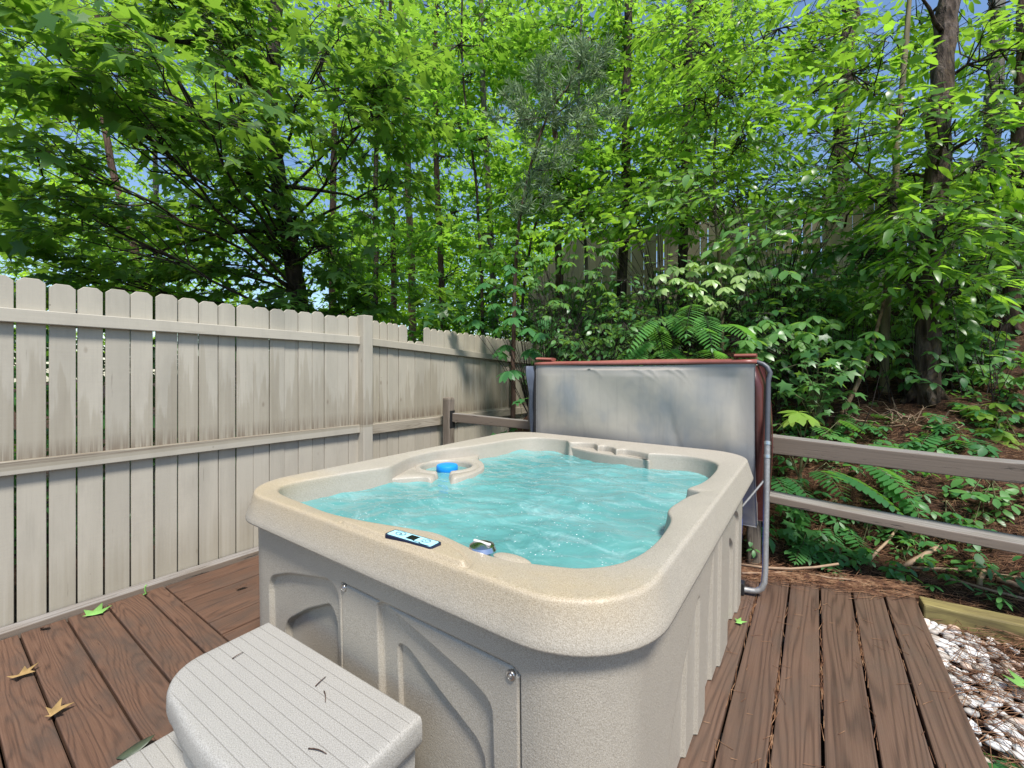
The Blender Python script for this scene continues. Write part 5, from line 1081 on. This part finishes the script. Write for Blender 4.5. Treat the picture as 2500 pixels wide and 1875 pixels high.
plant('seedling', 'lance leaved seedling standing above the right part of the lower rail', bs(2420, 3.05), [at(2370, 1205, 2.9), at(2405, 1205, 2.9), at(2430, 1215, 2.85), at(2470, 1232, 2.85), at(2445, 1195, 2.9), at(2490, 1195, 2.9)], 'whorl', 'leaf_fern', .105, 4, 216, tint=.85, leafk='obov', tilt=.05)
plant('seedling', 'tuft of oval leaved seedlings at the right end just above the lower rail', bs(2420, 3.0), [at(2380, 1270, 2.85), at(2430, 1265, 2.85), at(2445, 1245, 2.85), at(2400, 1250, 2.9), at(2480, 1245, 2.9)], 'whorl', 'leaf_shrub', .07, 5, 217, tint=.6, tilt=.2)
plant('fern', 'blue green frond cluster above the upper rail, left of the yellow plants', bs(2300, 3.75), [at(2240, 1080, 3.55), at(2275, 1060, 3.55), at(2320, 1075, 3.5), at(2360, 1070, 3.5), at(2330, 1100, 3.5), at(2300, 1030, 3.7), at(2350, 1040, 3.7), at(2380, 1090, 3.5)], 'frond', 'leaf_fern', .1, 7, 218, tint=.45, L=.27, ll=.10, droop=.3, ws=1.3)
plant('shrub', 'yellow green sunlit plants at the right edge above the upper rail', bs(2430, 3.7), [at(2400, 1010, 3.6), at(2440, 1030, 3.6), at(2390, 1045, 3.6), at(2460, 1060, 3.5), at(2490, 1080, 3.4), at(2430, 1075, 3.5), at(2480, 1020, 3.7), at(2410, 1000, 3.7), at(2450, 1090, 3.4), at(2500, 1050, 3.6), at(2360, 1010, 3.8)], 'whorl', 'leaf_yel', .12, 6, 219, 'shrub', tint=.35, tilt=.2, rep=2, jit=.06, ws=1.2)
plant('seedling', 'upright pale seedling above the yellow green plants at the right edge', bs(2480, 3.9), [at(2475, 975, 3.8), at(2492, 985, 3.8), at(2480, 960, 3.8)], 'whorl', 'leaf_shrub', .08, 5, 220, tint=.9)
plant('shrub', 'dark shrub of rounded teal green leaves right of the rough pine trunk', bs(2420, 5.0), T(4.5, (2270, 850), (2300, 845), (2330, 850), (2370, 845), (2420, 850), (2450, 855), (2480, 850), (2350, 870), (2410, 900), (2390, 910), (2440, 840), (2250, 850), (2500, 880)), 'whorl', 'leaf_dark', .15, 6, 221, 'shrub', 'twig', tint=.55, rep=2, jit=.08, tilt=.15)
plant('seedling', 'sprigs of oval leaves crossing in front of the rough pine trunk', bs(2290, 4.2), T(3.85, (2225, 915), (2240, 925), (2280, 935), (2300, 925), (2340, 910), (2350, 920), (2210, 905), (2290, 890)), 'whorl', 'leaf_fern', .10, 4, 222, tint=.7, tilt=.15)
plant('maple_seedling', 'light green maple leaved branchlets at the right, level with the fence foot', bs(2420, 5.0), T(4.4, (2330, 665), (2370, 670), (2350, 705), (2400, 680), (2440, 670), (2300, 710), (2420, 705), (2480, 660), (2310, 680)), 'star', 'leaf_shrub', .11, 4, 223, 'tree', 'twig', tint=.5, rep=2, jit=.08)
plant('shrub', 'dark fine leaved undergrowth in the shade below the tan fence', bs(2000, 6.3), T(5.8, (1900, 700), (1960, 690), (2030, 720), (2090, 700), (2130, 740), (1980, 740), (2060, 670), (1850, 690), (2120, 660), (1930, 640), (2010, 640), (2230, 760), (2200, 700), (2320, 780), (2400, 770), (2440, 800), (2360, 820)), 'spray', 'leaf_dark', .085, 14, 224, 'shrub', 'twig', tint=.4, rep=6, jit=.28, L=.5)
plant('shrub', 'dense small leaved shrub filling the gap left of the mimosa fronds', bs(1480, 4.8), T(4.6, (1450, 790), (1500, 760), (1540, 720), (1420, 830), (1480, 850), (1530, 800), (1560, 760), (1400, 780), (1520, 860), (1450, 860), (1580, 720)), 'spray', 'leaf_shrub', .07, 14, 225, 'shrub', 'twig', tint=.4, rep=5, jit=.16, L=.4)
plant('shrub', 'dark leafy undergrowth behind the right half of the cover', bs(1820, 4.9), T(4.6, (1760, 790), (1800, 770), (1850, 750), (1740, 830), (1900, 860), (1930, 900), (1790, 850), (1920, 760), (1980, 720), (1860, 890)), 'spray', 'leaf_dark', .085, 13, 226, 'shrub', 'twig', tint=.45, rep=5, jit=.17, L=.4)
plant('sourwood_sapling', 'drooping sprays of narrow pale leaves before the left part of the tan fence', bs(1900, 5.2), T(4.2, (1860, 610), (1900, 590), (1880, 540), (1950, 560), (1960, 520), (2010, 530), (1840, 570), (1920, 500), (1980, 480), (2030, 470), (1780, 470), (1720, 460), (1690, 490), (2080, 490), (2040, 560)), 'spray', 'leaf_shrub', .12, 12, 227, 'tree', 'twig', tint=.65, rep=2, jit=.1, L=.5, outv=(-.7, -.6, 0))
plant('maple_seedling', 'low maple leaved seedling behind the tube under the lower rail', bs(1945, 3.35), [at(1930, 1270, 3.2), at(1955, 1285, 3.2), at(1920, 1300, 3.1), at(1965, 1310, 3.1), at(1940, 1255, 3.2)], 'star', 'leaf_fern', .09, 3, 228, tint=.7, rep=2, jit=.04)
plant('fern', 'small fern fronds in the shade right of the tube under the lower rail', bs(2040, 3.35), [at(2000, 1295, 3.15), at(2030, 1290, 3.15), at(2060, 1280, 3.15), at(2075, 1300, 3.1)], 'frond', 'leaf_fern', .1, 7, 229, tint=.5, L=.2, ll=.07)
plant('maple_seedling', 'small seedling between the tub corner and the lifter tube', bs(1835, 3.3), [at(1830, 1275, 3.1), at(1845, 1300, 3.1), at(1840, 1340, 3.0), at(1850, 1290, 3.1), at(1835, 1315, 3.05)], 'whorl', 'leaf_fern', .06, 4, 230, tint=.55, leafk='obov')
plant('fern', 'pinnate seedling with a long bright frond below the right of the lower rail', bs(2310, 3.05), [at(2290, 1340, 2.85), at(2300, 1345, 2.85), at(2330, 1385, 2.8)], 'frond', 'leaf_fern', .1, 6, 231, tint=.8, L=.24, ll=.085, outv=(.6, -.7, 0))
plant('seedling', 'five lobed seedling under the middle of the lower rail with a yellow leaf', bs(2230, 3.1), [at(2225, 1315, 2.95), at(2235, 1325, 2.95), at(2250, 1340, 2.9)], 'star', 'leaf_fern', .08, 3, 232, tint=.7, rep=2, jit=.03)
plant('seedling', 'bright oval leaved seedling rising from the straw beside the slender stick', bs(2120, 3.15), [at(2110, 1350, 3.0), at(2130, 1345, 3.0), at(2095, 1365, 2.95)], 'whorl', 'leaf_yel', .06, 4, 233, tint=.5)
plant('seedling', 'small green seedling in the straw above the end of the deck planks', bs(2050, 3.0), [at(2030, 1370, 2.85), at(2050, 1375, 2.85), at(2055, 1400, 2.8), at(2040, 1350, 2.9)], 'whorl', 'leaf_fern', .06, 4, 234, tint=.7)
plant('seedling', 'low seedling at the far corner of the deck planks', bs(2200, 2.95), [at(2190, 1400, 2.8), at(2215, 1405, 2.8), at(2230, 1425, 2.75)], 'whorl', 'leaf_fern', .07, 5, 235, tint=.6)
plant('seedling', 'green seedling above the timber behind the white pebbles', bs(2370, 2.9), [at(2350, 1425, 2.75), at(2380, 1435, 2.75), at(2470, 1430, 2.75), at(2490, 1400, 2.8)], 'whorl', 'leaf_fern', .07, 4, 236, tint=.45)
plant('seedling', 'green leaves poking in at the lower right corner of the deck', np.array([.66, 1.95, -.1]), [at(2480, 1868, 1.45), at(2450, 1878, 1.42)], 'whorl', 'leaf_fern', .10, 5, 237, tint=.3, tilt=.1)
plant('creeper', 'few leaves showing over the rail between the short post and the cover', np.array([-2.5, 3.75, 0.]), [at(1230, 1055, 4.2), at(1255, 1050, 4.2), at(1215, 1060, 4.15), at(1270, 970, 4.3)], 'star', 'leaf_fern', .09, 3, 238, 'vine', tint=.45)
plant('sourwood_sapling', 'drooping pale leaf sprays over the middle of the tan fence, between two dark trunks', bs(1620, 6.0), T(5.4, (1560, 520), (1600, 480), (1640, 540), (1480, 560), (1580, 590), (1530, 480), (1700, 560), (1450, 500), (1740, 600), (1420, 540)), 'spray', 'leaf_lance', .13, 13, 241, 'tree', 'twig', tint=.7, rep=3, jit=.16, L=.5, outv=(-.6, -.7, 0))
plant('maple_sapling', 'leafy maple sapling spreading before the right part of the tan fence', bs(2330, 5.4), T(4.7, (2300, 560), (2360, 600), (2420, 560), (2250, 620), (2460, 620), (2200, 540), (2380, 520), (2150, 600), (2480, 560), (2100, 560)), 'star', 'leaf_lance', .12, 5, 242, 'tree', 'twig', tint=.55, rep=4, jit=.16)
plant('laurel_shrub', 'leafy shrub with upright whorls in front of the left end of the tan fence', bs(1390, 5.6), T(5.2, (1360, 560), (1320, 620), (1400, 620), (1440, 660), (1300, 700), (1480, 600), (1280, 660), (1420, 720), (1350, 740), (1250, 560), (1220, 620), (1200, 680)), 'whorl', 'leaf_shrub', .12, 7, 243, 'shrub', 'twig', tint=.7, rep=3, jit=.14)
plant('viburnum_shrub', 'bushy green shrub on the bank midway between the curved stem and the cover', bs(1930, 5.2), T(4.7, (1900, 700), (1960, 720), (2010, 690), (1880, 660), (1950, 650), (2040, 740), (1920, 750), (2060, 680), (1850, 720)), 'whorl', 'leaf_shrub', .12, 6, 244, 'shrub', 'twig', tint=.45, rep=3, jit=.14)
plant('fern', 'dense fern clump between the rails near the right edge, behind the lance leaved seedling', bs(2440, 3.7), [at(2400, 1165, 3.6), at(2440, 1160, 3.6), at(2480, 1175, 3.55), at(2350, 1160, 3.65)], 'frond', 'leaf_fern', .1, 9, 251, tint=.4, L=.26, ll=.085, droop=.35)
plant('fern', 'fern clump low under the lower rail, between the lifter tube and the slender stick', bs(1980, 3.1), [at(1960, 1330, 3.0), at(2000, 1335, 3.0), at(2035, 1325, 3.0)], 'frond', 'leaf_fern', .1, 8, 252, tint=.6, L=.2, ll=.07, droop=.35)
plant('fern', 'fern tuft on the bank just left of the brush pile', bs(2085, 4.0), [at(2070, 1020, 3.9), at(2100, 1030, 3.9), at(2050, 1040, 3.85), at(2120, 1010, 3.95)], 'frond', 'leaf_fern', .1, 9, 253, tint=.6, L=.24, ll=.08, droop=.35)
# ---- seedlings and creeping leaves too many to count
def cover_():
    r = np.random.default_rng(160); Lv = Leaves(); n = 2500
    x = r.uniform(-2.6, 3.6, n); y = 3.5+np.abs(r.normal(0, 2.2, n)); k = (y < 8.6) & (np.sin(2.3*x+1.7*y)+np.sin(1.9*y-2.7*x+1) > -.1); x = x[k]; y = y[k]
    for a, b in zip(x, y): 
        c = np.array([a, b, float(ground_z(a, b))+r.uniform(.03, .16)]); whorl(Lv, c, r.normal(0, 1, 3)*np.array([1, 1, 0]), int(r.integers(3, 7)), r.uniform(.045, .10), r, 'oval' if r.random() < .6 else 'leaflet', 360, .2, r.uniform(.2, .8))
    stuff(Lv.build('ground_cover', M['leaf_fern'], None, np.array([0, 5., .5])))
    Lv = Leaves(); Tw = Twigs(); n = 2300; x = r.uniform(-4.9, 4.6, n); y = r.uniform(4.9, 8.7, n); k = np.sin(1.7*x+1.1*y)+np.sin(1.3*y-2.2*x+1) > -.7; k &= ~((x > .35) & (x < 1.5) & (y < 5.6)); x = x[k]; y = y[k]
    for a, b in zip(x, y):
        g = np.array([a, b, float(ground_z(a, b))]); h = r.uniform(.15, 1.25)*(.75 if a > 0 else 1.); t = r.uniform(.25, .9); m = g+np.array([r.normal(0, .1), r.normal(-.05, .1), h]); Tw.line([g, (g+m)/2+r.normal(0, .03, 3), m], .005, .002)
        for q in range(r.integers(1, 4)): whorl(Lv, m+r.normal(0, .09, 3), r.normal(0, 1, 3)*np.array([1, 1, 0])+np.array([.2, -.4, 0]), int(r.integers(4, 8)), r.uniform(.08, .15), r, 'oval', 360, .3, t)
    stuff(Lv.build('undergrowth', M['leaf_shrub'], None, np.array([0, 6.5, 1.]), Tw, M['twig']))
    Lv = Leaves(); n = 640; x = r.uniform(-6.6, -4.1, n); y = r.uniform(-1.2, 6.5, n); z = ground_z(x, y)+r.uniform(.05, 1.8, n)
    spray(Lv, None, np.stack([x, y, z], 1), r.normal(0, 1, (n, 3))*np.array([1, 1, .2]), dict(SP['ovalsmall'], size=.12, L=.6), r, r.uniform(.1, .6, n), 'starlow')
    stuff(Lv.build('hedgerow', M['leaf_dark'], None, np.array([-5., 2.5, .5])))
cover_()
# ================================================================ LIGHT, SKY, CAMERA
SUN_AZ = -122.; SUN_EL = 60.      # direction the light comes from: degrees from +Y toward -X, and height
w = bpy.data.worlds.new('World'); bpy.context.scene.world = w; w.use_nodes = True; nt = w.node_tree
sky = nt.nodes.new('ShaderNodeTexSky'); sky.sky_type = 'NISHITA'; sky.sun_disc = False; sky.sun_elevation = math.radians(SUN_EL)
sky.sun_rotation = math.radians(-SUN_AZ); sky.air_density = 1.0; sky.dust_density = .6; sky.ozone_density = 1.5
bg = nt.nodes['Background']; hs = nt.nodes.new('ShaderNodeHueSaturation'); hs.inputs['Saturation'].default_value = 1.08; nt.links.new(sky.outputs[0], hs.inputs['Color']); nt.links.new(hs.outputs[0], bg.inputs[0]); bg.inputs[1].default_value = .13
L = bpy.data.lights.new('sun', 'SUN'); L.energy = 4.; L.angle = math.radians(11); L.color = (1, .955, .89)
lo_ = bpy.data.objects.new('sun', L); C.objects.link(lo_)
az = math.radians(SUN_AZ); el = math.radians(SUN_EL)
sd_ = Vector((-math.sin(az)*math.cos(el), math.cos(az)*math.cos(el), math.sin(el)))
lo_.rotation_euler = sd_.to_track_quat('Z', 'Y').to_euler(); lo_.location = sd_*30
cam = bpy.data.cameras.new('camera'); co = bpy.data.objects.new('camera', cam); C.objects.link(co)
cam.sensor_width = 36; cam.lens = F/2500*36; cam.clip_start = .02; cam.clip_end = 2000
cam.shift_y = -(HY-937.5)/2500*-1
co.location = (0, 0, CAMH); co.rotation_euler = (PI/2, 0, YAW)
sc = bpy.context.scene; sc.camera = co
sc.view_settings.view_transform = 'Standard'; sc.view_settings.look = 'None'; sc.view_settings.exposure = EXPO
sc.view_settings.gamma = 1; sc.view_settings.use_curve_mapping = False
sc.cycles.max_bounces = 6; sc.cycles.diffuse_bounces = 4; sc.cycles.transmission_bounces = 5; sc.cycles.glossy_bounces = 3
sc.cycles.sample_clamp_indirect = 6
